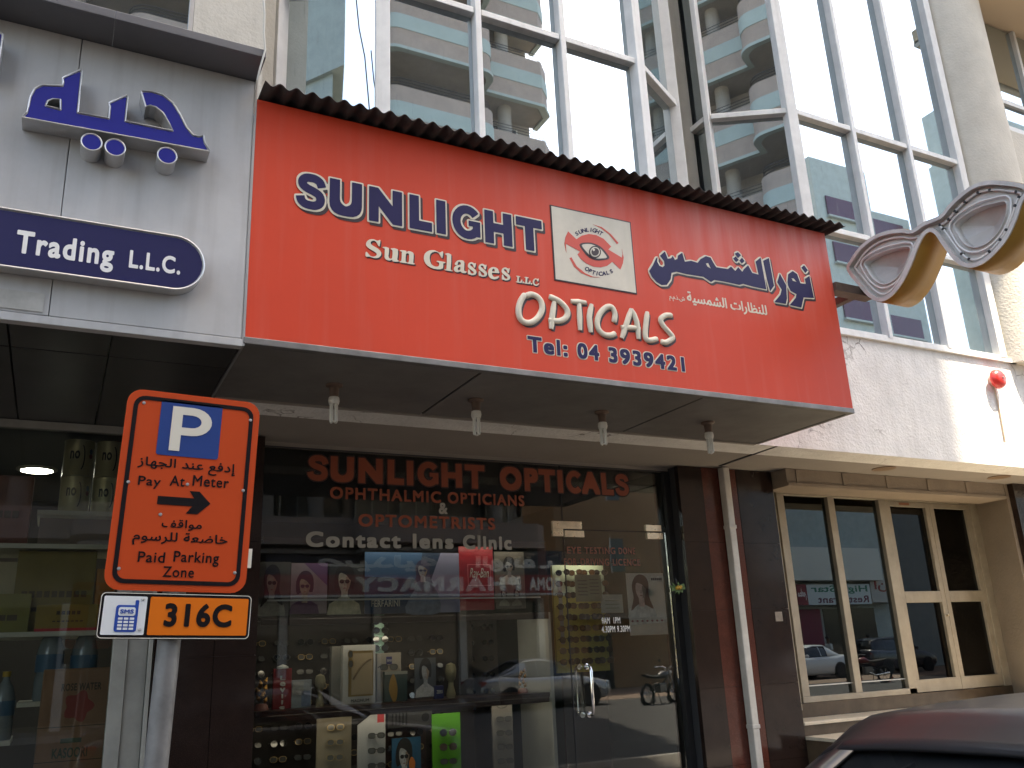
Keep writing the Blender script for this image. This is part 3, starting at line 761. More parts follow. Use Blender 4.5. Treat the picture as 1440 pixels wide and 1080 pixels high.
letters('arabic_line_lettering', 'للنظارات الشمسية', r_, YS-.002, M_cream, S, w=.022)
r_ = rect_lr(941, 414, 422, 963, 418, 427, YS)
letters('arabic_small_lettering', 'ش.ذ.م.م', r_, YS-.002, M_cream, S, w=.01)
# emblem: cream square with a red swirl and an eye
TE = lambda pts: trace(pts, 765, 280, 7.714, YS)
q = TE([(58,68),(932,245),(1010,1030),(115,890)])
ex0, ex1, ez0, ez1 = (q[0][0]+q[3][0])/2, (q[1][0]+q[2][0])/2, (q[2][1]+q[3][1])/2, (q[0][1]+q[1][1])/2
em = bx('emblem_panel', (ex0, ex1, YS-.004, YS-.0005, ez0, ez1), M_shadow, S)
bx('emblem_ground', (ex0+.009, ex1-.009, YS-.006, YS-.0042, ez0+.009, ez1-.009), M_creamp, em)
M_swirl = mat('emblem_red', (.66, .075, .045), .5, var=.1)
swirl = [(255,355),(345,440),(400,402),(480,383),(560,395),(640,435),(722,520),(692,552),(838,640),(846,600),(838,545),(858,640),(848,705),(822,767),(735,685),(680,728),(610,745),(530,738),(450,702),(395,655),(358,605),(384,573),(230,488),(236,585),(216,490),(226,420)]
plate([TE(swirl)], yplane(YS-.0078), (0, .0016, 0)).build('emblem_swirl', M_swirl, em)
for pl in ([(525,280),(620,308),(720,385),(803,482),(785,492),(700,388),(610,320)], [(272,645),(290,635),(350,735),(440,808),(520,845),(600,855),(500,850),(400,808),(320,738)]):
    plate([TE(pl)], yplane(YS-.0078), (0, .0016, 0)).build('emblem_arc', M_swirl, em)
plate([smooth_loop(TE([(378,497),(450,477),(520,484),(600,518),(660,578),(702,645),(640,666),(560,669),(480,637),(420,572)]), 3)], yplane(YS-.0096), (0, .0016, 0)).build('emblem_eye_outline', M_shadow, em)
plate([smooth_loop(TE([(402,507),(460,494),(520,502),(590,536),(640,588),(672,640),(620,650),(560,650),(495,620),(440,565)]), 3)], yplane(YS-.0113), (0, .0015, 0)).build('emblem_eye_white', M_creamp, em)
for rr, mt, yy in ((66, M_shadow, .013), (52, M_creamp, .0147), (40, M_shadow, .0164)):
    plate([TE(ell(542, 582, rr, rr*1.02))], yplane(YS-yy), (0, .0015, 0)).build('emblem_iris', mt, em)
plate([TE(ell(525, 562, 12, 14, 10))], yplane(YS-.018), (0, .0015, 0)).build('emblem_glint', M_creamp, em)
def arc_text(s, pts, hgt, parent):
    """letters standing along a curve through three points of the enlarged emblem view"""
    P = [np.array(p, float) for p in pts]
    for i, ch in enumerate(s):
        t = i/(len(s)-1)
        c = P[0]*(1-t)*(1-2*t)+P[1]*4*t*(1-t)+P[2]*t*(2*t-1)
        d = P[0]*(4*t-3)+P[1]*(4-8*t)+P[2]*(4*t-1); d /= np.linalg.norm(d); n = np.array([d[1], -d[0]])
        L = text_loops(ch, .022); a = bbox(L); k = hgt/.72; mx_ = (a[0]+a[2])/2
        LL = [TE([tuple(c+d*(p[0]-mx_)*k*.98+n*(p[1]-.35)*k) for p in l]) for l in L]
        plate(LL, yplane(YS-.0078), (0, .0016, 0)).build('emblem_letter', M_navy, parent)
arc_text('SUNLIGHT', [(350, 378), (485, 336), (612, 376)], 44, em)
arc_text('OPTICALS', [(462, 762), (588, 812), (724, 786)], 44, em)

# ------------------------------------------------------------------ corrugated sheet lying on the sign
mb = MB(); xs = np.arange(.765, 5.24, .0105); rows_ = [(4.27, 4.700), (4.6, 4.722), (5.0, 4.748), (5.41, 4.775)]
rnd = random.Random(3); ph = [rnd.uniform(-.25, .25) for _ in range(70)]
vs_, fs_ = [], []
for j, (yy, zz) in enumerate(rows_):
    for i, x in enumerate(xs):
        k = x/.092; jt = math.sin(x*3.1)*.006+math.sin(x*7.7)*.004
        vs_.append((x, yy+(jt*1.2 if j == 0 else 0), zz+.015*math.sin(2*math.pi*k)+(jt*.6 if j == 0 else 0)))
n = len(xs)
for j in range(len(rows_)-1):
    for i in range(n-1): fs_.append((j*n+i, j*n+i+1, (j+1)*n+i+1, (j+1)*n+i))
mb.add(vs_, fs_)
tag(mb.build('corrugated_sheet', M_corr, smooth=80, solid=.004), 'dark corrugated metal sheet lying along the top of the red sign', 'roof sheet')

# ------------------------------------------------------------------ four energy-saving lamps under the sign
M_cer = mat('brown_lampholder', (.16, .10, .07), .5, var=.3, vs=20)
M_lampw = mat('lamp_white', (.72, .70, .64), .35, var=.1, vs=20)
def lamp(c, tilt, label):
    t = thing('energy_saving_lamp', label, 'lamp', (c.x, c.y, ZB-.26), 'bare lamps under the red sign')
    zz = zbot
    MB().lathe([(.052, 0), (.05, -.012), (.03, -.022), (.026, -.075), (.03, -.078), (.03, -.085)], (c.x, c.y, zz+.001), n=18).build('lampholder', M_cer, t, smooth=True)
    MB().lathe([(.030, -.080), (.032, -.086), (.034, -.105), (.029, -.125), (.012, -.128)], (c.x, c.y, zz), n=18).build('lamp_base', M_lampw, t, smooth=True)
    for k in range(3):
        a = tilt+k*math.pi*2/3; r = .016; dx, dy = math.cos(a)*r, math.sin(a)*r; ex_, ey_ = -math.sin(a)*.010, math.cos(a)*.010
        P = [(c.x+dx+ex_, c.y+dy+ey_, zz-.12)]+[(c.x+dx+ex_*math.cos(q), c.y+dy+ey_*math.cos(q), zz-.225-.010*math.sin(q)) for q in np.linspace(0, math.pi, 7)]+[(c.x+dx-ex_, c.y+dy-ey_, zz-.12)]
        MB().tube(P, .0062, 8).build('lamp_tube', M_lampw, t, smooth=True)
for p, a, w in (((470, 541), .3, 'energy-saving lamp under the sign, nearest the parking sign'), ((669, 562), 1.1, 'energy-saving lamp under the sign, second from the parking sign'), ((846, 579), 2.0, 'energy-saving lamp under the sign, above the glass door'), ((995, 594), .7, 'energy-saving lamp under the sign, nearest the granite pillar')):
    lamp(at(*p, z=zbot), a, w)

# ------------------------------------------------------------------ channel letters and lozenge of the trading shop
M_blue = mat('blue_acrylic', (.018, .022, .24), .22, var=.08, vs=3, spec=.6)
M_edge = mat('letter_edge_metal', (.58, .58, .58), .35, .5, var=.15, vs=10)
YC = YS-.12
TC = lambda pts: trace(pts, 20, 80, 4.9655, YC)
t = thing('arabic_channel_letters', 'blue metal-edged Arabic letters standing off the aluminium fascia', 'sign', (at(140, 240, y=YC).x, YS-.06, at(160, 240, y=YC).z))
body = [[(52,420),(85,388),(98,340),(110,280),(142,220),(195,195),(335,200),(342,172),(335,145),(465,88),(475,100),(445,388),(660,428),(668,345),(660,320),(785,268),(795,280),(778,448),(1105,515),(1080,460),(1040,390),(990,350),(950,338),(918,348),(885,238),(960,240),(1040,265),(1110,320),(1160,400),(1205,490),(1250,545),(1290,555),(1322,548),(1332,600),(1368,660)],
        [(222,340),(235,306),(270,293),(322,297),(322,366)]]
LB = [TC(L) for L in body]
sh = plate(LB, yplane(YC+.004), (0, .114, 0)).build('letter_body', M_edge, t)
inn = grow(LB, -.0065, .006)
plate(inn, yplane(YC+.002), (0, .004, 0)).build('letter_face', M_blue, t)
def rim(loops, y, parent, w=.007):
    for L in loops:
        MB().tube([(p[0], y, p[1]) for p in L], w*.55, 6, closed=True).build('letter_rim', M_edge, parent, smooth=True)
rim(LB, YC, t)
for cx, cy in ((540, 595), (705, 633), (1068, 690)):
    c = TC([(cx, cy)])[0]; rr = .048
    b_ = MB().lathe([(rr, 0), (rr, .12)], (c[0], YC, c[1]), (0, 1, 0), n=28).build('letter_dot', M_edge, t, smooth=True)
    MB().lathe([(rr-.006, -.001), (0, -.001)], (c[0], YC, c[1]), (0, 1, 0), n=28).build('dot_face', M_blue, b_)
    MB().tube([(c[0]+rr*.97*math.cos(q), YC-.001, c[1]+rr*.97*math.sin(q)) for q in np.linspace(0, 2*math.pi, 28, endpoint=False)], .0028, 6, closed=True).build('dot_rim', M_edge, b_, smooth=True)
# lozenge sign
YL = YS-.085
zt_ = at(235, 330, y=YL).z; zb_ = at(240, 406, y=YL).z; xr_ = at(287, 375, y=YL).x; rr = (zt_-zb_)/2; xl_ = -1.6
loz = [(xl_, zb_)]+[(xr_-rr+rr*math.sin(q), (zt_+zb_)/2-rr*math.cos(q)) for q in np.linspace(0, math.pi, 24)]+[(xl_, zt_)]
t = thing('lozenge_sign', 'dark blue round-ended sign reading Trading L.L.C. on the fascia', 'sign', (-.4, YS-.04, zb_))
plate([loz], yplane(YL+.004), (0, .08, 0)).build('sign_box', M_edge, t)
M_dblue = mat('dark_blue_face', (.020, .020, .085), .3, var=.08, spec=.5)
plate(grow([loz], -.009, .01), yplane(YL+.002), (0, .004, 0)).build('sign_face', M_dblue, t)
MB().tube([(p[0], YL, p[1]) for p in loz], .005, 6, closed=True).build('sign_rim', M_edge, t, smooth=True)
M_lw = mat('white_letters', (.78, .78, .76), .4)
r_ = rect_lr(22, 321, 367, 160, 345, 382, YL); letters('trading_lettering', 'Trading', r_, YL, M_lw, t, w=.032, sp=.04)
r_ = rect_lr(182, 351, 377, 254, 362, 386, YL); letters('llc_lettering', 'L.L.C.', r_, YL, M_lw, t, w=.03, sp=.03)
# hint of the next channel letter at the frame's left edge
t2 = [(-.78, 4.15), (-.60, 4.15), (-.60, 4.50), (-.64, 4.56), (-.78, 4.52)]
p_ = at(1, 70, y=YC).x; zc0, zc1 = at(0, 96, y=YC).z, at(0, 47, y=YC).z
t2 = [(p_-.22, zc0), (p_, zc0), (p_, zc1), (p_-.05, zc1+.02), (p_-.22, zc1-.03)]
t = thing('channel_letter', 'blue metal-edged letter cut by the left edge of the picture', 'sign', (p_-.1, YS-.06, zc0))
plate([t2], yplane(YC+.004), (0, .114, 0)).build('letter_body', M_edge, t)
plate(grow([t2], -.0065, .006), yplane(YC+.002), (0, .004, 0)).build('letter_face', M_blue, t)
rim([t2], YC, t)

# ------------------------------------------------------------------ giant spectacles blade sign
XG = 5.4
TG = lambda pts: [(lambda q: (q.y, q.z))(at(1140+p[0]/4.8, 230+p[1]/4.8, x=XG)) for p in pts]
M_yel = mat('amber_acrylic', (.36, .185, .03), .45, var=.2, vs=4, trans=0)
M_tray = mat('galvanised_tray', (.62, .60, .57), .5, .1, var=.3, vs=7)
M_neon = mat('neon_tube_glass', (.62, .61, .58), .2, spec=.7)
outer = [(240,700),(270,645),(330,560),(420,490),(520,452),(620,440),(682,447),(760,395),(870,350),(920,290),(1000,210),(1100,140),(1200,115),(1310,117),(1440,140),(1475,190),(1440,235),(1415,290),(1390,370),(1330,500),(1250,600),(1170,670),(1080,703),(1000,682),(940,622),(880,540),(840,480),(800,460),(762,490),(722,570),(680,680),(620,800),(550,890),(470,932),(390,900),(320,822),(262,752)]
LO = [smooth_loop(TG(outer), 3)]
g = thing('spectacles_sign', 'giant three-dimensional spectacles sign projecting from the wall, amber sides', 'sign', (XG+.2, 3.7, min(p[1] for p in LO[0])))
xpl = lambda x: (lambda u, v: (x, u, v))
DG = .31
# amber side skin (open at both faces)
L = LO[0]; k = len(L)
MB().add([(XG+.012, *p) for p in L]+[(XG+DG, *p) for p in L], [(i, (i+1) % k, k+(i+1) % k, k+i) for i in range(k)]).build('side_skin', M_yel, g, smooth=True, solid=.006)
lens_r = smooth_loop(TG([(950,405),(1040,330),(1130,285),(1215,262),(1288,248),(1302,290),(1290,360),(1245,455),(1165,535),(1080,562),(1015,535),(972,472)]), 3)
lens_l = smooth_loop(TG([(345,662),(420,612),(520,575),(645,556),(640,622),(602,710),(542,782),(470,812),(402,775),(355,705)]), 3)
inset = grow(LO, -.028, .012)
plate(inset+[lens_r, lens_l], xpl(XG+.05), (.006, 0, 0)).build('face_tray', M_tray, g)
plate(inset, xpl(XG+DG-.05), (.006, 0, 0)).build('rear_tray', M_tray, g)
plate(LO+inset, xpl(XG), (.055, 0, 0)).build('front_rim', M_tray, g)
for LL in (lens_r, lens_l):
    MB().add([(XG+.03, *p) for p in LL]+[(XG+.17, *p) for p in LL], [(i, (i+1) % len(LL), len(LL)+(i+1) % len(LL), len(LL)+i) for i in range(len(LL))]).build('lens_wall', M_tray, g, smooth=True, solid=.004)
    cy_, cz_ = sum(p[0] for p in LL)/len(LL), sum(p[1] for p in LL)/len(LL)
    # folded lens plate: two slopes meeting on a diagonal crease
    zs = [p[1] for p in LL]; zm = (min(zs)*.55+max(zs)*.45)
    MB().add([(XG+.10+.05*max(0, (zm-p[1])/(max(zs)-min(zs))*2), *p) for p in LL]+[(XG+.16, cy_, cz_)], [(i, (i+1) % len(LL), len(LL)) for i in range(len(LL))]).build('lens_plate', mat('dull_lens_plate', (.50, .47, .45), .5, .05, var=.25), g)
def neon(loop, x, parent, r=.008):
    MB().tube([(x, *p) for p in loop], r, 8, closed=True).build('neon_tube', M_neon, parent, smooth=True)
for LL in grow(LO, -.058, .012): neon(LL, XG+.03, g)
for LL in grow([lens_r], .035, .012)+grow([lens_l], .03, .012): neon(LL, XG+.03, g)
pts_ = grow(LO, -.058, .012)[0]
for i in range(4, len(pts_), max(1, len(pts_)//16)):
    p = pts_[i]; MB().lathe([(.011, 0), (.009, .03), (.012, .05)], (XG+.022, *p), (1, 0, 0), n=8).build('tube_support', M_black, g)
a = at(1173, 405, x=5.14); b_ = at(1200, 400, x=XG+.06)
MB().obox((5.14+(XG+.16-5.14)/2, 4.42, 4.21), ((XG+.16-5.14)/2, 0, 0), (0, .05, 0), (0, 0, .035)).build('bracket', mat('rusty_bracket', (.12, .085, .07), .7, .3, var=.4, vs=8), g)
MB().obox((5.5, 4.9, 4.25), (.03, 0, 0), (0, .56, 0), (0, 0, .03)).build('wall_arm', MATS['rusty_bracket'], g)

# ------------------------------------------------------------------ alarm bell
c = at(1394, 536, y=YF)
t = thing('alarm_bell', 'round red fire alarm bell on the white wall at the right', 'bell', (c.x, YF-.06, c.z-.12))
M_bell = mat('red_bell_paint', (.62, .035, .03), .3, spec=.6)
MB().lathe([(.06, 0), (.06, -.05)], (c.x, YF, c.z), (0, 1, 0), n=20).build('back_box', mat('bell_box', (.5, .32, .28), .5), t, smooth=True)
MB().lathe([(.098, -.052), (.103, -.06), (.102, -.075), (.09, -.105), (.065, -.122), (.03, -.13), (.012, -.131)], (c.x, YF, c.z), (0, 1, 0), n=32).build('gong', M_bell, t, smooth=60)
MB().lathe([(.012, -.128), (.012, -.14), (.0, -.141)], (c.x, YF, c.z), (0, 1, 0), n=12).build('bolt', M_steel, t)
d = at(1412, 622, y=YF)
MB().tube([(c.x+.01, YF-.012, c.z-.05), ((c.x+d.x)/2+.015, YF-.012, (c.z+d.z)/2), (d.x, YF-.012, d.z)], .0085, 8).build('conduit', mat('conduit', (.55, .42, .3), .6), t, smooth=True)
# ------------------------------------------------------------------ optician's glass front
Z0, ZD = .30, 2.605
G = thing('glass_shopfront', 'full-height glass shopfront of the opticians with orange lettering', 'shopfront', (3.1, YG, .15))
XL, XM, XR = 1.285, 3.845, 4.93
bx('threshold', (XL-.03, XR+.1, YG-.06, YG+.1, .15, Z0), M_gran, G)
bx('glass_pane', (XL, XM-.006, YG-.005, YG+.005, Z0, 3.165), M_glass, G)
bx('glass_pane', (XM, XR, YG-.005, YG+.005, ZD+.006, 3.165), M_glass, G)
bx('head_channel', (XL-.03, XR+.1, YG-.03, YG+.03, 3.165, ZB+.002), M_soffit, G)
bx('head_strip', (XL-.03, XR+.1, YG-.032, YG-.028, 3.163, 3.172), M_dark, G)
bx('side_channel', (XL-.03, XL, YG-.025, YG+.025, Z0, 3.165), M_alu, G)
bx('pane_joint', (XM-.006, XM, YG-.006, YG+.006, Z0, 3.165), M_dark, G)
bx('door_gap', (XM, XR, YG-.006, YG+.006, ZD, ZD+.006), M_dark, G)
bx('jamb', (XR, XR+.06, YG-.05, YG+.06, Z0, 3.165), M_black, G)
door = bx('glass_door', (XM+.002, XR-.008, YG-.005, YG+.005, Z0+.01, ZD), M_glass, G)
# patch fittings
r_ = rect_px(777, 733, 818, 747, YG-.012)
MB().box(r_[0], r_[2], YG-.014, YG+.014, ZD+.008, r_[3]).build('patch_fitting', M_brass, G, bevel=.002)
MB().box(r_[0], XM-.008, YG-.014, YG+.014, ZD-.055, ZD+.0075).build('patch_fitting', M_brass, G, bevel=.002)
MB().box(XM+.004, r_[2]+.02, YG-.014, YG+.014, ZD-.06, ZD-.004).build('patch_fitting', M_brass, door, bevel=.002)
r_ = rect_px(908, 737, 930, 747, YG-.012)
MB().box(r_[0], r_[2], YG-.014, YG+.014, ZD+.008, ZD+.066).build('patch_fitting', M_brass, G, bevel=.002)
MB().box(r_[0]+.01, r_[2]+.01, YG-.014, YG+.014, ZD-.062, ZD-.004).build('patch_fitting', M_brass, door, bevel=.002)
# door handles: chrome D bars outside and inside
zt_, zb_ = at(818, 938, y=YG-.07).z, at(824, 1006, y=YG-.07).z
for sgn in (-1, 1):
    xh = XM+.085; yo = YG+sgn*.075; q = .03
    P = [(xh, YG+sgn*.006, zt_), (xh, yo-sgn*q, zt_), (xh, yo-sgn*q*.3, zt_-q*.3), (xh, yo, zt_-q), (xh, yo, zb_+q), (xh, yo-sgn*q*.3, zb_+q*.3), (xh, yo-sgn*q, zb_), (xh, YG+sgn*.006, zb_)]
    P = [(p[0]+(.055 if sgn < 0 else .0), p[1], p[2]) for p in P]
    MB().tube(P, .0135, 12).build('handle', M_chrome, door, smooth=True)
    for z in (zt_, zb_): MB().lathe([(.024, .006), (.024, .012), (.015, .014)], (P[0][0], YG, z), (0, sgn, 0), n=16).build('handle_rose', M_chrome, door, smooth=True)
# lettering stuck on the glass
M_ol = mat('orange_glass_vinyl', (.29, .066, .028), .5, var=.12)
M_od = mat('dark_glass_vinyl', (.03, .012, .01), .5)
M_cl = mat('grey_glass_vinyl', (.36, .33, .28), .5, var=.15, vs=6)
YV = YG-.0056
def glass_word(name, s, rc, w, mt, sp=.03, edge=0., par=G):
    L = fit(text_loops(s, w, sp, sharp=True), rc)
    if edge: plate(grow(L, edge, .009), yplane(YV-.0012), (0, .001, 0)).build('lettering_outline', M_od, par)
    return plate(L, yplane(YV-.0025), (0, .0011, 0)).build(name, mt, par)
rc = rect_lr(432, 640, 677, 884, 666, 697, YV)
wS = rc[2]-rc[0]
glass_word('sunlight_lettering', 'SUNLIGHT', (rc[0], rc[1], rc[0]+wS*.507, rc[3]), .055, M_ol, .05, .010)
glass_word('opticals_lettering', 'OPTICALS', (rc[0]+wS*.556, rc[1], rc[2], rc[3]), .055, M_ol, .05, .010)
rc = rect_lr(464, 686, 704, 737, 695, 710, YV)
wS = rc[2]-rc[0]
glass_word('ophthalmic_lettering', 'OPHTHALMIC', (rc[0], rc[1], rc[0]+wS*.545, rc[3]), .03, M_ol, .06)
glass_word('opticians_lettering', 'OPTICIANS', (rc[0]+wS*.58, rc[1], rc[2], rc[3]), .03, M_ol, .06)
glass_word('ampersand_lettering', '&', rect_px(617, 707, 629, 723, YV), .03, M_cl)
glass_word('optometrists_lettering', 'OPTOMETRISTS', rect_lr(504, 723, 743, 696, 728, 743, YV), .03, M_ol, .06)
rc = rect_lr(430, 751, 773, 719, 750, 770, YV); wS = rc[2]-rc[0]
for s_, a_, b_ in (('Contact', 0, .435), ('lens', .492, .694), ('Clinic', .744, 1)):
    glass_word(s_.lower()+'_lettering', s_, (rc[0]+wS*a_, rc[1]-(0), rc[0]+wS*b_, rc[3]), .04, M_cl, .06)
M_fo = mat('faded_orange_vinyl', (.17, .055, .025), .5)
rc = rect_lr(797, 768, 778, 893, 771, 780, YV); wS = rc[2]-rc[0]
for s_, a_, b_ in (('EYE', 0, .2), ('TESTING', .25, .7), ('DONE', .75, 1)): glass_word('eye_test_lettering', s_, (rc[0]+wS*a_, rc[1], rc[0]+wS*b_, rc[3]), .025, M_fo, .04, par=door)
rc = rect_lr(793, 784, 795, 900, 787, 796, YV); wS = rc[2]-rc[0]
for s_, a_, b_ in (('FOR', 0, .16), ('DRIVING', .21, .58), ('LICENCE', .63, 1)): glass_word('driving_lettering', s_, (rc[0]+wS*a_, rc[1], rc[0]+wS*b_, rc[3]), .025, M_fo, .04, par=door)
M_wv = mat('white_glass_vinyl', (.75, .74, .7), .5)
glass_word('hours_lettering', '9AM  1PM', rect_px(846, 868, 872, 877, YV), .012, M_wv, .03, par=door)
glass_word('hours_lettering', '4.30PM 9.30PM', rect_px(846, 880, 886, 889, YV), .012, M_wv, .03, par=door)
# ------------------------------------------------------------------ granite pillar with a white downpipe
P_ = thing('granite_pillar', 'polished black and red granite pillar right of the glass door', 'pillar', (5.5, 6.5, .15))
xs_ = [4.995, 5.27, 5.68, 6.13]; zj = [.15, .62, 1.25, 1.9, at(980, 762, y=6.35).z, ZB-.002]
for i in range(3):
    for j in range(5):
        bx('granite_slab', (xs_[i]+.0015, xs_[i+1]-.0015, 6.35+(0 if i != 1 else .003), 6.40, zj[j]+.0012, zj[j+1]-.0012), M_redgran if i == 1 else M_gran, P_)
for j in range(5):
    bx('side_slab', (6.10, 6.128, 6.402, 6.7, zj[j]+.0012, zj[j+1]-.0012), M_gran, P_)
bx('pillar_core', (4.998, 6.098, 6.401, 6.75, .15, ZB-.004), M_dark, P_)
cc = at(1095, 865, y=6.35); bx('old_sticker', (cc.x-.045, cc.x+.04, 6.345, 6.349, cc.z-.055, cc.z+.03), mat('worn_sticker', (.30, .25, .2), .7, var=.4, vs=20), P_)
dp = thing('downpipe', 'white square downpipe running down the red granite pillar', 'pipe', (5.49, 6.31, .15))
bx('pipe', (5.46, 5.535, 6.265, 6.345, .16, ZB-.005), mat('downpipe_paint', (.62, .59, .53), .5, var=.3, vs=5, streak=.4, stc=(.36, .32, .26)), dp, bevel=.01)
for z in (.9, 2.62): bx('pipe_collar', (5.454, 5.541, 6.259, 6.346, z, z+.035), MATS['downpipe_paint'], dp, bevel=.006)
# garland on the jamb
c = at(953, 827, y=6.3)
gl = thing('door_garland', 'small green and yellow garland hung on the dark door jamb', 'garland', (c.x, 6.3, c.z-.06))
Mg1 = mat('garland_green', (.07, .13, .03), .6); Mg2 = mat('garland_yellow', (.5, .3, .03), .6)
for i in range(9):
    a = i*.7; MB().obox((c.x+.05*math.cos(a), 6.3-.015*math.sin(a*2), c.z+.03*math.sin(a)), (.03*math.cos(a), 0, .012*math.sin(a)), (0, .004, 0), (-.006*math.sin(a), 0, .012)).build('leaf', Mg1, gl)
for i in range(4): MB().lathe([(.0, -.016), (.012, -.01), (.016, 0), (.012, .01), (0, .016)], (c.x-.02+.014*i, 6.285, c.z+.008*(i % 2)), n=10).build('blossom', Mg2, gl, smooth=True)
MB().tube([(c.x, 6.3, c.z), (c.x+.005, 6.32, c.z+.09)], .003, 5).build('string', M_black, gl)

# ------------------------------------------------------------------ entrance of the right-hand building
E_ = thing('entrance_door', 'tan aluminium double door with tinted glass and two fixed side lights', 'door', (8, YD, 1.03))
ZE0, ZE1 = 1.035, 3.119
ex = lambda px: at(px, 700, y=YD).x
def bar(a, b, z0, z1, nm='frame_bar', par=E_, y0=YD-.05, y1=YD+.05):
    return bx(nm, (a, b, y0, y1, z0, z1), M_woodtrim, par, bevel=.004)
xp = [ex(q) for q in (1087, 1097, 1158, 1167, 1229, 1239, 1299, 1303, 1356, 1366)]
bar(xp[0], xp[9], ZE1-.06, ZE1, 'head_bar'); bar(xp[0], xp[5], ZE0, ZE0+.055, 'sill_bar')
for i in (0, 2, 4, 8): bar(xp[i], xp[i+1], ZE0 if i in (4, 8) else ZE0+.056, ZE1-.062, 'frame_post')
bx('fixed_pane', (xp[1], xp[2], YD-.004, YD+.004, ZE0+.056, ZE1-.062), M_tint, E_)
bx('fixed_pane', (xp[3], xp[4], YD-.004, YD+.004, ZE0+.056, ZE1-.062), M_tint, E_)
bx('low_rail', (xp[1], xp[2], YD-.02, YD-.006, ZE0+.145, ZE0+.155), M_alu, E_); bx('low_rail', (xp[3], xp[4], YD-.02, YD-.006, ZE0+.145, ZE0+.155), M_alu, E_)
zm0, zm1 = at(1265, 848, y=YD).z, at(1265, 832, y=YD).z
for a_, b_, side in ((xp[5]+.003, xp[6]+.012, 0), (xp[6]+.016, xp[8]-.003, 1)):
    dl = bx('door_leaf', (a_, b_, YD-.04, YD+.03, ZE0+.005, ZE0+.13), M_woodtrim, E_, bevel=.004)
    for (u0, u1, v0, v1) in ((a_+.07, b_-.07, ZE1-.12, ZE1-.064), (a_+.07, b_-.07, zm0, zm1), (a_, a_+.07, ZE0+.13, ZE1-.064), (b_-.07, b_, ZE0+.13, ZE1-.064)):
        bx('leaf_bar', (u0, u1, YD-.038, YD+.028, v0, v1), M_woodtrim, dl, bevel=.004)
    for v0, v1 in ((ZE0+.13, zm0), (zm1, ZE1-.12)): bx('leaf_pane', (a_+.07, b_-.07, YD-.003, YD+.003, v0, v1), M_film, dl)
    if side == 0: MB().lathe([(.014, 0), (.014, -.02), (.01, -.022)], (b_-.03, YD-.038, zm0-.14), (0, 1, 0), n=12).build('lock', M_brass, dl, smooth=True)
bx('door_plate', (xp[5]+.22, xp[5]+.38, YD-.045, YD-.041, ZE1-.105, ZE1-.08), mat('rust_plate', (.25, .1, .05), .6), E_)
# folded shutter guide beside the door
for i, w in enumerate((.0, .05)): bx('shutter_guide', (xp[0]-.075+w, xp[0]-.045+w, YD-.02-.05*(1-i), YD+.05, ZE0-.06, ZE1), M_woodtrim, E_)
H = thing('entrance_surround', 'tan rendered porch walls and marble steps around the double door', 'porch', (7.8, 6.6, .15))
xj = at(1428, 760, y=6.17).x
bx('lintel', (6.15, xj-.01, 6.17, 6.5, 3.03, ZB), M_tan, H)
for i in range(5):
    x = 6.27+i*.62; bx('lintel_bracket', (x, x+.07, 6.160, 6.169, 3.065, ZB-.01), M_tan, H)
bx('lintel_strip', (6.15, xj-.01, 6.155, 6.169, 3.031, 3.06), M_tan, H)
bx('door_lintel', (6.14, 10.4, YD-.06, YD+.2, ZE1+.002, 3.3), M_tan, H)
MB().prism([(xp[9]+.004, YD-.02), (xj, 6.17), (xj+.6, 6.17), (xj+.6, 7.2), (xp[9]+.004, 7.2)], lambda u, v: (u, v, .15), lambda u, v: (u, v, ZB-.002)).build('jamb_wall', M_tan, H)
bx('granite_edge', (xj+.05, xj+1.2, 6.1, 6.168, .15, ZB-.003), M_gran, H)
bx('threshold', (6.131, xp[9]+.2, 6.70, 7.0, .15, ZE0-.002), M_marble, H)
M_tread = mat('sunlit_cream_tread', (.66, .58, .45), .35, var=.3, vs=5)  # paler than the risers: sunlight on the treads put into their colour
for i in range(7):
    z1 = .905-.12*i; y1 = 6.70-.34*i
    bx('riser', (6.131, xj+.3, y1-.335, y1-.001, .15, z1-.03), M_marble, H)
    bx('tread', (6.131, xj+.3, y1-.36, y1-.001, z1-.0295, z1), M_tread, H, bevel=.004)
bx('porch_floor', (6.05, 12, 7.0, 12, .85, ZE0-.003), M_marble, H)
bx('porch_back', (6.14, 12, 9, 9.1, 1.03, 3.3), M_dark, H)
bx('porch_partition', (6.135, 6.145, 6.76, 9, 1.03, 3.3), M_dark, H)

# ------------------------------------------------------------------ parking sign
YP = 2.9; TH = R(2.0); base = Vector((.268, YP+.035, .15))
pk = thing('parking_sign', 'orange paid parking sign with blue P on a grey pole', 'sign', base)
pk.rotation_euler = (0, TH, 0)
def unrot(x, z):
    dx, dz = x-base.x, z-base.z
    return base.x+dx*math.cos(-TH)+dz*math.sin(-TH), base.z-dx*math.sin(-TH)+dz*math.cos(-TH)
def prect(l, tp, r_, b, y=YP):
    q = rect_px(l, tp, r_, b, y); cx, cz = unrot((q[0]+q[2])/2, (q[1]+q[3])/2); w, h = (q[2]-q[0])/2, (q[3]-q[1])/2
    return (cx-w, cz-h, cx+w, cz+h)
M_or = mat('orange_sign_face', (.51, .058, .010), .5, var=.1, vs=3, spec=.25); M_or2 = mat('orange_plate', (.68, .15, .008), .5, var=.06, spec=.25)
M_sblk = mat('sign_black', (.007, .005, .006), .55, spec=.15); M_sbl = mat('sign_blue', (.012, .045, .20), .4); M_swh = mat('sign_white', (.66, .62, .52), .45)
MB().tube([(base.x, base.y, .15), (base.x, base.y, 2.42)], .034, 20).build('pole', mat('galvanised_pole', (.20, .197, .19), .55, .3, var=.45, vs=9), pk, smooth=True)
q = rect_lr(162, 549, 833, 357, 562, 830, YP); cx, cz = unrot((q[0]+q[2])/2, (q[1]+q[3])/2); hw, hh = (.551-.142)/2+.001, (2.454-1.828)/2
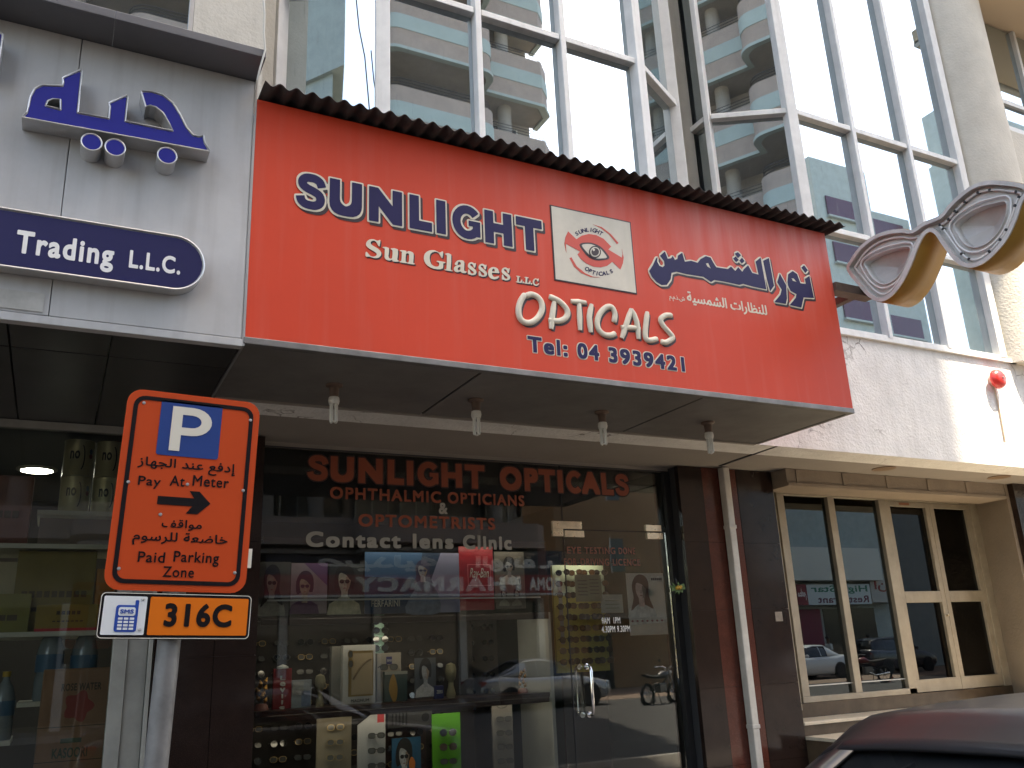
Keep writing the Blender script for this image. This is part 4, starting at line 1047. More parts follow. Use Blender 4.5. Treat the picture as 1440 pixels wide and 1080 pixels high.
X0, X1, Zl, Zh = cx-hw, cx+hw, cz-hh, cz+hh
plate([rrect(X0, Zl, X1, Zh, .045)], yplane(YP), (0, .004, 0)).build('sign_plate', M_or, pk)
plate([rrect(X0+.020, Zl+.020, X1-.020, Zh-.020, .034), rrect(X0+.033, Zl+.033, X1-.033, Zh-.033, .024)], yplane(YP-.0015), (0, .0012, 0)).build('border', M_sblk, pk)
for z in (Zl+.1, Zh-.1): bx('channel', (X0+.03, X1-.03, YP+.0045, YP+.03, z-.02, z+.02), M_alu, pk)
rp = prect(223, 567, 310, 643)
plate([rrect(*rp, .008)], yplane(YP-.0015), (0, .0012, 0)).build('blue_panel', M_sbl, pk)
# capital P, drawn
pr = prect(240, 574, 297, 636); u = lambda a, b: (pr[0]+(pr[2]-pr[0])*a, pr[1]+(pr[3]-pr[1])*b)
arc_o = [u(.52+.48*math.cos(t), .68+.32*math.sin(t)) for t in np.linspace(math.pi/2, -math.pi/2, 12)]
arc_i = [u(.50+.24*math.cos(t), .68+.145*math.sin(t)) for t in np.linspace(math.pi/2, -math.pi/2, 10)]
plate([[u(0, 0), u(0, 1)]+arc_o+[u(.26, .36), u(.26, 0)], [u(.26, .825)]+arc_i+[u(.26, .535)]], yplane(YP-.003), (0, .0012, 0)).build('letter_p', M_swh, pk)
def pw(nm, s, r4, w=.012, sp=.03, mt=M_sblk, y=YP-.0015): return letters(nm, s, prect(*r4), y, mt, pk, w=w, sp=sp, depth=.0012)
pw('arabic_lettering', 'إدفع عند الجهاز', (193, 647, 331, 666), .018)
pw('pay_lettering', 'Pay', (194, 670, 226, 687)); pw('at_lettering', 'At', (239, 669, 260, 684)); pw('meter_lettering', 'Meter', (271, 670, 322, 685))
ar_ = prect(221, 690, 296, 722); v = lambda a, b: (ar_[0]+(ar_[2]-ar_[0])*a, ar_[1]+(ar_[3]-ar_[1])*b)
plate([[v(0, .33), v(.66, .33), v(.55, 0), v(.77, 0), v(1, .5), v(.77, 1), v(.58, 1), v(.68, .69), v(0, .69)]], yplane(YP-.0015), (0, .0012, 0)).build('arrow', M_sblk, pk)
pw('arabic_lettering', 'مواقف', (227, 731, 284, 746), .018); pw('arabic_lettering', 'خاضعة للرسوم', (186, 749, 320, 769), .018)
pw('paid_lettering', 'Paid', (194, 776, 232, 791)); pw('parking_lettering', 'Parking', (244, 776, 308, 796)); pw('zone_lettering', 'Zone', (229, 797, 273, 812))
for fx, fz in ((.09, .1), (.91, .1), (.08, .52), (.92, .52), (.12, .93), (.93, .9), (.5, .53), (.33, .37)):
    MB().lathe([(.0055, 0), (.005, -.0018), (0, -.0026)], (X0+(X1-X0)*fx, YP-.0002, Zl+(Zh-Zl)*fz), (0, 1, 0), n=10).build('rivet', M_alu, pk)
# number plate below
q = rect_lr(137, 838, 906, 352, 832, 893, YP); cx, cz = unrot((q[0]+q[2])/2, (q[1]+q[3])/2); hw, hh = (q[2]-q[0])/2, (q[3]-q[1])/2
npl = plate([rrect(cx-hw, cz-hh, cx+hw, cz+hh, .014)], yplane(YP-.012), (0, .004, 0)).build('number_plate', M_sblk, pk)
plate([rrect(cx-hw+.002, cz-hh+.002, cx+hw-.002, cz+hh-.002, .013), rrect(cx-hw+.004, cz-hh+.004, cx+hw-.004, cz+hh-.004, .012)], yplane(YP-.0127), (0, .0006, 0)).build('plate_edge', M_swh, npl)
fa = cx-hw+2*hw*.305
plate([rrect(cx-hw+.011, cz-hh+.012, fa-.004, cz+hh-.012, .004)], yplane(YP-.0135), (0, .0012, 0)).build('white_field', mat('plate_white', (.66, .68, .68), .4), npl)
plate([rrect(fa+.005, cz-hh+.012, cx+hw-.011, cz+hh-.012, .004)], yplane(YP-.0135), (0, .0012, 0)).build('orange_field', M_or2, npl)
rc = prect(231, 849, 326, 882, YP-.0135); letters('number_lettering', '316C', rc, YP-.015, M_sblk, npl, w=.04, sp=.02, depth=.0012)
M_pb = mat('phone_blue', (.012, .06, .32), .4)
ph_ = (cx-hw+2*hw*.105, cz-hh+2*hh*.15, cx-hw+2*hw*.245, cz+hh-2*hh*.28)
plate([rrect(*ph_, .008)], yplane(YP-.015), (0, .0012, 0)).build('phone_symbol', M_pb, npl)
plate([rrect(ph_[2]-.010, ph_[3]-.012, ph_[2], ph_[3]+.015, .003)], yplane(YP-.0149), (0, .0012, 0)).build('phone_aerial', M_pb, npl)
W_ = ph_[2]-ph_[0]; Hh_ = ph_[3]-ph_[1]
plate([rrect(ph_[0]+W_*.12, ph_[1]+Hh_*.60, ph_[2]-W_*.12, ph_[1]+Hh_*.92, .006)], yplane(YP-.0163), (0, .0012, 0)).build('phone_screen', MATS['plate_white'], npl)
letters('sms_lettering', 'SMS', (ph_[0]+W_*.2, ph_[1]+Hh_*.68, ph_[2]-W_*.2, ph_[1]+Hh_*.84), YP-.0177, M_pb, npl, w=.03, depth=.0012)
for i in range(3):
    for j in range(4):
        a_ = ph_[0]+W_*(.14+.26*i); b_ = ph_[1]+Hh_*(.08+.125*j)
        plate([rrect(a_, b_, a_+W_*.2, b_+Hh_*.08, .001)], yplane(YP-.0163), (0, .0012, 0)).build('phone_key', MATS['plate_white'], npl)
for fz in (.2, .85): MB().lathe([(.005, 0), (.004, -.002), (0, -.003)], (fa-.016, YP-.0137, cz-hh+2*hh*fz), (0, 1, 0), n=10).build('bolt', M_alu, npl)
bx('mobile_plate_bracket', (base.x-.03, base.x+.05, YP-.0075, YP+.02, cz-.02, cz+.02), M_alu, pk)
bx('clamp', (X1-.004, X1+.012, YP+.002, YP+.012, Zl+.08, Zl+.14), M_swh, pk)
# ------------------------------------------------------------------ inside the optician's
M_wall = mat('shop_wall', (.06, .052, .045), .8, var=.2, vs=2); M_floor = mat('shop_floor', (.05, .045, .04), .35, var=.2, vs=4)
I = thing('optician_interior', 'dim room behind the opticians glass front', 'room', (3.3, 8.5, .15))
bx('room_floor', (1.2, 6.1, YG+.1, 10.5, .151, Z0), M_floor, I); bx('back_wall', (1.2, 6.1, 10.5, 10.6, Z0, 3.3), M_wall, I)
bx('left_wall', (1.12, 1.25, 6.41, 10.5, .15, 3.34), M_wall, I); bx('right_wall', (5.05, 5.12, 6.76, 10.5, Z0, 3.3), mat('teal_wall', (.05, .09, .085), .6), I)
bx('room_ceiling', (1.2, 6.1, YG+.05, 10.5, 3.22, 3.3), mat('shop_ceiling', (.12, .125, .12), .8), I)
M_shelf = mat('dark_wood_shelf', (.05, .022, .018), .35, var=.3, vs=6)
W = thing('window_display_unit', 'dark wooden window display with shelves behind the shop glass', 'display unit', (2.5, 7.0, Z0))
def prx(l, t_, r_, b, y): q = rect_px(l, t_, r_, b, y); return (min(q[0], q[2]), max(q[0], q[2]), min(q[1], q[3]), max(q[1], q[3]))
YI = 6.78
zshelf = at(560, 986, y=6.85).z
xa, xb = 1.33, at(742, 900, y=6.9).x
bx('shelf', (xa, xb+.06, 6.66, 7.12, zshelf-.035, zshelf), M_shelf, W, bevel=.004)
bx('side_panel', (xb+.06, xb+.09, 6.64, 7.2, Z0, at(742, 862, y=6.7).z), mat('pale_panel', (.55, .57, .55), .5, var=.1), W)
bx('base_board', (xa, xb+.06, 6.66, 7.12, Z0, .62), M_shelf, W)
bx('back_panel', (xa, xb-.3, 7.4, 7.43, Z0, 2.0), mat('brown_back', (.022, .015, .011), .6, var=.4), W)
zr = at(560, 866, y=6.72).z
bx('poster_rail', (xa, xb+.09, 6.70, 6.76, zr-.02, zr), M_shelf, W)
bx('front_rail', (xa+.05, xb, 6.63, 6.645, at(500, 843, y=6.64).z-.006, at(500, 843, y=6.64).z+.006), M_alu, W)
# added light strips brightening the shelf goods and posters, hidden by added valances
M_led = emis('display_light', (1, .93, .82), 2.4); M_led2 = emis('low_added_light', (1, .93, .82), 1.3)
bx('rail_shelf', (xa, xb+.05, 6.60, 6.699, zr-.012, zr-.001), M_shelf, W)
bx('valance', (xa, xb+.05, 6.60, 6.612, zr-.055, zr-.0125), M_shelf, W); bx('display_lamp', (xa+.1, xb-.05, 6.625, 6.65, zr-.03, zr-.014), M_led, W)
bx('valance', (xa, xb+.05, 6.661, 6.675, zshelf-.075, zshelf-.036), M_shelf, W); bx('display_lamp', (xa+.1, xb-.05, 6.685, 6.71, zshelf-.06, zshelf-.04), M_led2, W)
zq = at(560, 765, y=6.6).z
bx('top_hood', (xa, xb+.05, 6.60, 6.74, zq+.03, zq+.04), M_shelf, W); bx('valance', (xa, xb+.05, 6.60, 6.61, zq-.01, zq+.0295), M_shelf, W); bx('display_lamp', (xa+.1, xb-.05, 6.625, 6.645, zq+.008, zq+.028), emis('poster_light', (1, .93, .84), 1.5), W)  # added strip, hood and valance that brighten the posters
bx('hood_post', (xb+.051, xb+.059, 6.60, 6.74, zr, zq+.04), M_shelf, W)
# posters with printed portraits
SK = mat('print_skin', (0.450, 0.352, 0.285), .45, var=.55, vs=16); SKg = mat('print_grey', (0.360, 0.360, 0.315), .45, var=.55, vs=16); HA = mat('print_hair', (.02, .018, .018), .5); WH = mat('print_white', (0.750, 0.750, 0.690), .45, var=.55, vs=16)
def poster(name, label, rpx, y, c, cat='poster', grp='posters in the optician window', depth=.006):
    a, b, z0, z1 = prx(*rpx, y)
    t = thing(name, label, cat, ((a+b)/2, y, z0), grp)
    bx('sheet', (a, b, y, y+depth, z0, z1), mat(name+'_paper_%d' % rpx[0], c, .4, var=.25, vs=9), t)
    U = lambda p: (a+(b-a)*p[0], z0+(z1-z0)*p[1])
    return t, U
def shape(nm, pts, U, y, mt, t): return plate([[U(p) for p in pts]], yplane(y), (0, .0012, 0)).build(nm, mt, t)
def portrait(t, U, y, skin, hair, shirt, cx=.5, s=1., long=False, shades=True):
    shape('shirt', [(cx-.48*s, 0), (cx-.42*s, .2*s), (cx-.1*s, .34*s), (cx+.1*s, .34*s), (cx+.42*s, .2*s), (cx+.48*s, 0)], U, y-.002, shirt, t)
    shape('hair', smooth_loop([(cx-.25*s, .45*s), (cx-.28*s, .75*s), (cx-.12*s, .97*s), (cx+.12*s, .98*s), (cx+.27*s, .82*s), (cx+.25*s, .5*s)]+([(cx+.38*s, .2*s), (cx+.15*s, .28*s), (cx-.12*s, .3*s), (cx-.36*s, .16*s)] if long else [(cx, .55*s)]), 3), U, y-.0035, hair, t)
    shape('neck', [(cx-.09*s, .25*s), (cx-.09*s, .5*s), (cx+.09*s, .5*s), (cx+.09*s, .25*s)], U, y-.005, skin, t)
    shape('face', smooth_loop([(cx-.17*s, .62*s), (cx-.15*s, .78*s), (cx+.02*s, .84*s), (cx+.16*s, .76*s), (cx+.16*s, .60*s), (cx+.09*s, .46*s), (cx-.01*s, .41*s), (cx-.11*s, .47*s)], 3), U, y-.0065, skin, t)
    shape('fringe', smooth_loop([(cx-.2*s, .66*s), (cx-.14*s, .80*s), (cx+.04*s, .76*s), (cx+.17*s, .66*s), (cx+.22*s, .82*s), (cx+.05*s, .95*s), (cx-.18*s, .9*s)], 3), U, y-.0075, hair, t)
    if shades:
        for q in (-1, 1): shape('printed_lens', ell(cx+.075*q*s-.005, .635*s, .068*s, .04*s, 12), U, y-.009, hair, t)
        shape('printed_bridge', [(cx-.03*s, .648*s), (cx+.03*s, .648*s), (cx+.03*s, .66*s), (cx-.03*s, .66*s)], U, y-.008, hair, t)
    shape('printed_jaw', smooth_loop([(cx+.04*s, .72*s), (cx+.16*s, .70*s), (cx+.155*s, .58*s), (cx+.09*s, .47*s), (cx+.03*s, .44*s), (cx+.06*s, .55*s)], 3), U, y-.0072, mat('print_shade', (0.300, 0.225, 0.180), .5), t)
    shape('printed_mouth', ell(cx-.005, .505*s, .045*s, .010*s, 8), U, y-.008, mat('print_lip', (0.300, 0.105, 0.090), .5), t)
    shape('printed_nose', [(cx-.008*s, .60*s), (cx+.012*s, .555*s), (cx-.022*s, .555*s)], U, y-.008, mat('print_shade', (0.300, 0.225, 0.180), .5), t)
y_ = 6.74
t, U = poster('portrait_poster', 'black and white poster of a woman in sunglasses, leftmost in the window', (363, 790, 408, 866), y_, (.10, .10, .095)); portrait(t, U, y_, SKg, HA, SKg, .42, .95, True)
t, U = poster('portrait_poster', 'purple poster of a woman in sunglasses, second from the parking sign', (409, 792, 460, 863), y_, (.30, .24, .28))
shape('printed_drape', [(.35, 1), (1, .55), (1, 1)], U, y_-.0012, mat('print_purple', (0.150, 0.075, 0.180), .5), t); portrait(t, U, y_, SK, mat('print_plum', (0.075, 0.030, 0.060), .5), mat('print_violet', (0.120, 0.045, 0.135), .45, var=.55, vs=16), .38, .85)
t, U = poster('portrait_poster', 'dark poster of a man in black-rimmed spectacles', (462, 793, 511, 864), y_, (.035, .04, .042)); portrait(t, U, y_, mat('print_pale', (0.495, 0.495, 0.435), .45, var=.55, vs=16), HA, mat('print_tie', (0.525, 0.510, 0.375), .45, var=.55, vs=16), .45, 1.02)
t, U = poster('portrait_poster', 'wide blue poster with a woman and white lettering', (513, 777, 646, 862), y_, (.025, .055, .12))
shape('printed_sky', [(.0, .6), (.55, .55), (.6, 1), (0, 1)], U, y_-.0012, mat('print_blue2', (0.053, 0.135, 0.285), .5), t)
shape('printed_veil', [(.72, 0), (1, 0), (1, 1), (.8, 1), (.68, .5)], U, y_-.0012, mat('print_veil', (0.240, 0.255, 0.405), .5), t)
shape('printed_body', smooth_loop([(.42, 0), (.5, .35), (.6, .5), (.72, .45), (.78, 0)], 3), U, y_-.002, mat('print_denim', (0.180, 0.240, 0.360), .45, var=.55, vs=16), t)
portrait(t, lambda p: U((.60+(p[0]-.5)*.28, .38+p[1]*.5)), y_-.002, mat('print_cool', (0.495, 0.510, 0.600), .45, var=.55, vs=16), mat('print_bluehair', (0.060, 0.060, 0.135), .5), MATS['print_denim'], .5, 1., True)
r_ = rect_px(522, 844, 562, 853, y_-.004); letters('printed_lettering', 'FERFARINI', r_, y_-.0085, WH, t, w=.01, depth=.001)
t, U = poster('red_poster', 'plain red poster with small white script lettering', (646, 769, 694, 858), y_, (.36, .012, .028))
a_ = [U(p) for p in ((.24, .38), (.92, .72))]
plate([[ (a_[0][0], a_[0][1]), (a_[1][0], a_[0][1]), (a_[1][0], a_[1][1]), (a_[0][0], a_[1][1])], [(a_[0][0]+.006, a_[0][1]+.006), (a_[1][0]-.006, a_[0][1]+.006), (a_[1][0]-.006, a_[1][1]-.006), (a_[0][0]+.006, a_[1][1]-.006)]], yplane(y_-.002), (0, .001, 0)).build('printed_box', mat('print_pinkline', (0.675, 0.150, 0.180), .5), t)
q0, q1 = U((.3, .46)), U((.86, .66)); 
L_ = [[(p[0]+p[1]*.35, p[1]) for p in l] for l in text_loops('Ray-Ban', 0.)]
plate(fit(L_, (q0[0], q0[1], q1[0], q1[1])), yplane(y_-.002), (0, .001, 0)).build('printed_lettering', WH, t)
t, U = poster('portrait_poster', 'small poster of two faces right of the red poster', (696, 776, 738, 856), y_, (.16, .15, .13))
portrait(t, lambda p: U((.48+(p[0]-.5)*.7, .42+p[1]*.5)), y_, mat('print_mid', (0.405, 0.405, 0.390), .45, var=.55, vs=16), HA, WH)
for k in (0, 1): portrait(t, lambda p, k=k: U((.28+.42*k+(p[0]-.5)*.36, .05+p[1]*.32)), y_-.001, SKg, HA, SKg)

# spectacles: one mesh per pair, three looks
LENS = {'dark': mat('dark_lens', (.012, .012, .014), .08, spec=.8), 'brown': mat('brown_lens', (.06, .03, .015), .1, spec=.8), 'clear': mat('clear_lens', (.085, .085, .08), .15, spec=.5)}
M_rim = mat('spectacle_rim', (.014, .012, .012), .3); M_gold = mat('gold_rim', (.35, .24, .1), .3, .8)
def make_specs(w, h, lens, rimm, shp=1.):
    mb = MB(); nl = 0
    for s in (-1, 1):
        c = s*w*.265; L = [(c+w*.2*math.copysign(abs(math.cos(t))**shp, math.cos(t)), h*.5*math.copysign(abs(math.sin(t))**shp, math.sin(t))) for t in np.linspace(0, 2*math.pi, 14, endpoint=False)]
        mb.prism(L, lambda u, v: (u, -.001, v), lambda u, v: (u, .001, v))
    nl = len(mb.f)
    for s in (-1, 1):
        c = s*w*.265
        mb.tube([(c+w*.205*math.copysign(abs(math.cos(t))**shp, math.cos(t)), -.001, h*.52*math.copysign(abs(math.sin(t))**shp, math.sin(t))) for t in np.linspace(0, 2*math.pi, 14, endpoint=False)], .0026, 5, closed=True)
        mb.tube([(s*w*.47, 0, h*.2), (s*w*.5, .02, h*.2), (s*w*.48, .11, h*.16), (s*w*.47, .135, -h*.2)], .0024, 5)
    mb.tube([(-w*.07, 0, h*.15), (0, -.003, h*.24), (w*.07, 0, h*.15)], .0026, 5)
    ob = mb.build('spectacles', [lens, rimm], local=True)
    for i, p in enumerate(ob.data.polygons): p.material_index = 0 if i < nl else 1
    ob.data.polygons.foreach_set('use_smooth', [False]*len(ob.data.polygons))
    me = ob.data; bpy.data.objects.remove(ob); return me
SP = {'dark': make_specs(.135, .05, LENS['dark'], M_rim), 'brown': make_specs(.14, .048, LENS['brown'], M_rim, .8), 'clear': make_specs(.13, .036, LENS['clear'], M_rim, .7), 'gold': make_specs(.13, .04, LENS['clear'], M_gold, .8)}
def specs(kind, x, y, z, label, rz=0., tilt=0., grp='spectacles on display', s=1.):
    o = bpy.data.objects.new('spectacles', SP[kind]); col.objects.link(o); o.location = (x, y, z); o.rotation_euler = (R(-12), tilt, rz); o.scale = (s, s, s)
    return tag(o, label, 'spectacles', grp)
ORD = ['first', 'second', 'third', 'fourth', 'fifth', 'sixth', 'seventh', 'eighth', 'ninth']
# yellow wall board of sunglasses behind the door
yb = 7.25; a, b, z0, z1 = prx(780, 795, 853, 945, yb)
t = thing('display_board', 'tall yellow board holding rows of sunglasses behind the glass door', 'display board', ((a+b)/2, yb, Z0))
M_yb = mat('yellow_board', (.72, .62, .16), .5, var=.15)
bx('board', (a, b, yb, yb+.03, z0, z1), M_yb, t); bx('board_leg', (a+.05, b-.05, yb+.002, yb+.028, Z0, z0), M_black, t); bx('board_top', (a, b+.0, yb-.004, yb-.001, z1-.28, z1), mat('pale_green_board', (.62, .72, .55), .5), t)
bx('board_hood', (a-.02, b+.02, yb-.20, yb-.17, z1+.0, z1+.10), M_black, t); bx('hood_top', (a-.02, b+.02, yb-.169, yb+.03, z1+.085, z1+.10), M_black, t); bx('board_lamp', (a+.05, b-.05, yb-.16, yb-.13, z1+.05, z1+.075), M_led, t)  # added lamp and hood, lighting the yellow board in place of shop lamps
a2, b2, _, _ = prx(787, 795, 792, 945, yb-.003)
bx('label_strip', (a2, b2, yb-.008, yb-.005, z0+.25, z1-.2), mat('strip_white', (.42, .42, .42), .5), t)
for r__ in range(9):
    zz = at(815, 806+r__*15.5, y=yb).z
    for c__ in range(4):
        xx = a+(b-a)*(.14+.245*c__)
        specs('brown' if (r__+c__) % 3 else 'dark', xx, yb-.06, zz, '%s row of the yellow board, %s sunglasses from its left edge' % (ORD[r__], ORD[c__]), rz=R(random.uniform(-25, -5)), tilt=R(random.uniform(-6, 6)), grp='sunglasses on the yellow board', s=1.05)
# bright green strip with four pairs
yb = 6.95; a, b, z0, z1 = prx(527, 864, 540, 922, yb)
t = thing('display_strip', 'narrow pale green display strip with four pairs of sunglasses', 'display strip', ((a+b)/2, yb, z0))
bx('strip', (a, b, yb, yb+.02, z0, z1), mat('green_strip', (.50, .80, .66), .5), t); bx('strip_foot', (a+.02, b-.02, yb, yb+.02, zshelf, z0), M_black, t)
for k in range(4): specs('dark', (a+b)/2, yb-.03, at(533, 874+k*12.5, y=yb).z, 'dark sunglasses on the pale green strip, %s from its top' % ORD[k], rz=R(-15), grp='sunglasses on the pale green strip', s=.95)
# grey grid boards deeper in the shop
yb = 9.2
for (l, tp, r_, bo), nm in (((640, 866, 700, 975), 'grey board of dark sunglasses seen deep in the shop'), ((455, 868, 512, 910), 'dim grey board deep in the shop behind the man poster')):
    a, b, z0, z1 = prx(l, tp, r_, bo, yb)
    t = thing('display_board', nm, 'display board', ((a+b)/2, yb, Z0)); bx('board', (a, b, yb, yb+.03, Z0, z1), mat('grey_board', (.13, .12, .11), .6, var=.2), t)
    for i in range(6 if l == 640 else 2):
        for j in range(2 if l == 640 else 1):
            specs('dark', a+(b-a)*(.27+.46*j if l == 640 else .55), yb-.05, z1-.12-.17*i, 'dark sunglasses on the %s, %s down%s' % ('grey board deep in the shop' if l == 640 else 'dim board behind the man poster', ORD[i], (' on its %s side' % ('left', 'right')[j]) if l == 640 else ''), grp='sunglasses deep in the shop', s=1.1)
# things on the shelf
zs = zshelf
def item(nm, label, cat, rpx, y, c, thick=.05, grp='goods on the window shelf', bev=.003, r=.5):
    a, b, z0, z1 = prx(*rpx, y); z0 = zs+.001
    t = thing(nm, label, cat, ((a+b)/2, y, z0), grp); bx('body', (a, b, y, y+thick, z0, z1), mat(nm+'_%d' % rpx[0], c, r, var=.12, vs=12), t, bevel=bev)
    return t, (a, b, z0, z1)
def inset_(t, d, f, y, mt, nm='printed_field'):
    a, b, z0, z1 = d; return bx(nm, (a+(b-a)*f[0], a+(b-a)*f[2], y-.0018, y-.0004, z0+(z1-z0)*f[1], z0+(z1-z0)*f[3]), mt, t)
def words(t, d, f, y, s, mt, w=.02): a, b, z0, z1 = d; return letters('printed_lettering', s, (a+(b-a)*f[0], z0+(z1-z0)*f[1], a+(b-a)*f[2], z0+(z1-z0)*f[3]), y-.003, mt, t, w=w, depth=.001)
M_prn = mat('print_red', (0.495, 0.030, 0.038), .5)
t, d = item('brand_stand', 'red upright stand with white vertical lettering on the shelf', 'stand', (384, 940, 410, 992), 6.80, (.26, .02, .025), .03)
for i, ch in enumerate("Levi's"): words(t, d, (.36, .82-.15*i-.11, .66, .82-.15*i) if ch not in "i'" else (.46, .82-.15*i-.11, .56, .82-.15*i), 6.80, ch, WH, .04)
MB().lathe([(.026*1.6, 0), (.026*1.6, .012), (.0, .03)], ((d[0]+d[1])/2, 6.81, d[3]), n=16).build('cap', MATS['lamp_white'], t, smooth=True)
t, d = item('photo_card', 'grey and white photo card next to the red stand', 'card', (410, 956, 438, 988), 6.80, (.26, .29, .32), .01)
inset_(t, d, (.05, .45, .6, .95), 6.8, MATS['print_mid']); inset_(t, d, (.5, .05, .95, .6), 6.8, MATS['print_denim'])
def bust(cx, y, z, s, label, mt):
    t = thing('display_bust', label, 'bust', (cx, y, z), 'busts on the window shelf')
    MB().lathe([(.055*s, 0), (.05*s, .05*s), (.03*s, .12*s), (.028*s, .17*s)], (cx, y, z), n=16).build('pedestal', mt, t, smooth=True)
    MB().lathe([(.028*s, .165*s), (.05*s, .2*s), (.062*s, .25*s), (.064*s, .3*s), (.05*s, .35*s), (.0, .375*s)], (cx, y, z), n=18).build('head', mt, t, smooth=True)
    MB().lathe([(.0, 0), (.012*s, .01*s), (.0, .05*s)], (cx, y-.062*s, z+.25*s), n=8).build('nose', mt, t, smooth=True)
M_sand = mat('sand_bust', (.22, .20, .13), .7, var=.3, vs=12)
bust(at(450, 970, y=6.85).x, 6.85, zs, .62, 'sand-coloured bust between the photo card and the gold-framed box', M_sand)
bust(at(634, 960, y=6.85).x, 6.85, zs, .72, 'sand-coloured bust at the right end of the shelf row', M_sand)
t, d = item('framed_display', 'white framed display with beige picture on the shelf', 'display', (482, 907, 528, 986), 6.78, (.50, .49, .47), .06)
inset_(t, d, (.17, .13, .93, .90), 6.78, M_gold, 'gilt_frame'); inset_(t, d, (.26, .16, .89, .86), 6.777, mat('beige_picture', (.40, .31, .20), .4), 'picture')
aa = [(d[0]+(d[1]-d[0])*(.30+.55*k), d[2]+(d[3]-d[2])*(.42+.33*math.sin(k*1.5))) for k in np.linspace(0, 1, 10)]
MB().tube([(p[0], 6.774, p[1]) for p in aa], .008, 6).build('picture_arch', mat('picture_brown', (.2, .14, .08), .5), t, smooth=True)
words(t, d, (.25, .035, .8, .085), 6.777, 'MAGNUM', M_black)
item('grey_box', 'plain grey box standing left of the white framed display', 'box', (466, 909, 482, 986), 6.83, (.20, .19, .17), .06)
t, d = item('spectacle_case_box', 'beige box with a blue square and spectacles laid across it', 'box', (530, 918, 564, 985), 6.90, (.34, .30, .25), .08); inset_(t, d, (.38, .76, .62, .92), 6.9, mat('zeiss_blue', (.02, .02, .12), .5))
words(t, d, (.4, .82, .6, .86), 6.898, 'ZEISS', WH, .01)
specs('clear', at(547, 938, y=6.86).x, 6.86, at(547, 938, y=6.86).z, 'black-rimmed spectacles lying across the beige box', grp='spectacles on display', s=1.15)
specs('gold', at(493, 927, y=6.75).x, 6.75, at(493, 927, y=6.75).z, 'narrow spectacles hanging on the beige framed picture', tilt=R(88), s=1.0)
t, d = item('dark_green_box', 'dark green box with a gold figure printed on it', 'box', (541, 944, 573, 983), 6.78, (.03, .055, .05), .05)
a0 = lambda p: (d[0]+(d[1]-d[0])*p[0], d[2]+(d[3]-d[2])*p[1]); shape('gold_figure', smooth_loop([(.35, .03), (.18, .4), (.25, .75), (.38, .92), (.5, .7), (.56, .4), (.5, .05)], 3), a0, 6.779, mat('gold_print', (.42, .24, .06), .35, .4), t)
inset_(t, d, (0, .9, 1, 1), 6.781, mat('pale_lid', (.3, .31, .29), .5), 'lid')
t, U = poster('cutout_portrait', 'grey cardboard cut-out of a man in a shirt on the shelf', (583, 925, 613, 980), 6.80, (.09, .10, .12), 'cut-out', 'goods on the window shelf'); portrait(t, U, 6.80, mat('print_steel', (0.405, 0.420, 0.465), .45, var=.55, vs=16), HA, mat('print_shirt', (0.630, 0.630, 0.660), .45, var=.55, vs=16), .5, 1., shades=False)
t, d = item('navy_box', 'small navy box with white lettering beside the cut-out man', 'box', (612, 964, 624, 978), 6.77, (.02, .025, .12), .04); words(t, d, (.15, .4, .85, .65), 6.77, 'ZEISS', WH, .02)
# gold ornaments
def ornament(p, s, label):
    c = at(*p, y=6.8); t = thing('gold_ornament', label, 'ornament', (c.x, 6.8, zs), 'gold ornaments on the shelf'); Mo = mat('gold_ornament', (.45, .24, .06), .35, .7, var=.4, vs=30)
    MB().lathe([(.035*s, 0), (.03*s, .02*s), (.022*s, .03*s)], (c.x, 6.8, zs+.001), n=14).build('base', mat('ornament_base', (.3, .12, .1), .4), t, smooth=True)
    for k in range(9):
        a = k*2.4; h = .03+.011*k; MB().lathe([(0, -.014*s), (.012*s, 0), (0, .022*s)], (c.x+.018*s*math.cos(a), 6.8+.012*s*math.sin(a), zs+h*s+.014*s), (math.cos(a)*.5, 0, 1), n=8).build('petal', Mo, t, smooth=True)
ornament((368, 975), 1.5, 'gold leaf ornament at the left end of the shelf'); ornament((735, 968), 1.3, 'gold ornament at the right end of the shelf by the pale panel')
# lower display: leaning cards with spectacles
def card(label, rpx, y, c, kind, n, grp, topcut=0., dx=.5):
    a, b, z0, z1 = prx(*rpx, y); z0 = .62
    t = thing('spectacle_stand', label, 'display stand', ((a+b)/2, y, z0), 'spectacle stands below the shelf')
    plate([[(a, z0), (b, z0), (b, z1), ((a+b)/2, z1-topcut*.4), (a, z1-topcut)]], yplane(y), (0, .012, 0)).build('board', mat('stand_%d' % rpx[0], c, .5, var=.1), t)
    bx('stand_foot', (a, b, y+.012, y+.12, z0, z0+.02), M_black, t)
    for k in range(n):
        zz = z1-.14-.105*k-topcut*.5
        specs(kind if kind != 'mix' else ('dark', 'brown', 'clear')[k % 3], a+(b-a)*dx, y-.035, zz, 'spectacles %s from the top on the %s' % (ORD[k], grp), rz=R(-18), grp='spectacles on the '+grp)
    return t, (a, b, z0, z1)
card('beige stand of rimless spectacles below the shelf, leftmost', (445, 995, 494, 1100), 6.95, (.30, .26, .19), 'gold', 5, 'beige stand')
t, d = card('white stand of spectacles with a red square below the shelf', (503, 995, 542, 1100), 6.85, (.48, .49, .50), 'clear', 5, 'white stand', topcut=.12, dx=.62)
inset_(t, (d[0], d[1], d[3]-.14, d[3]), (.7, .2, .95, .8), 6.85, M_prn, 'red_square')
t, d = card('bright green stand of sunglasses below the shelf', (608, 1003, 648, 1100), 6.85, (.10, .42, .02), 'mix', 6, 'bright green stand')
t, d = card('grey stand of spectacles beside the pale panel', (693, 985, 722, 1100), 6.85, (.22, .21, .20), 'clear', 5, 'grey stand')
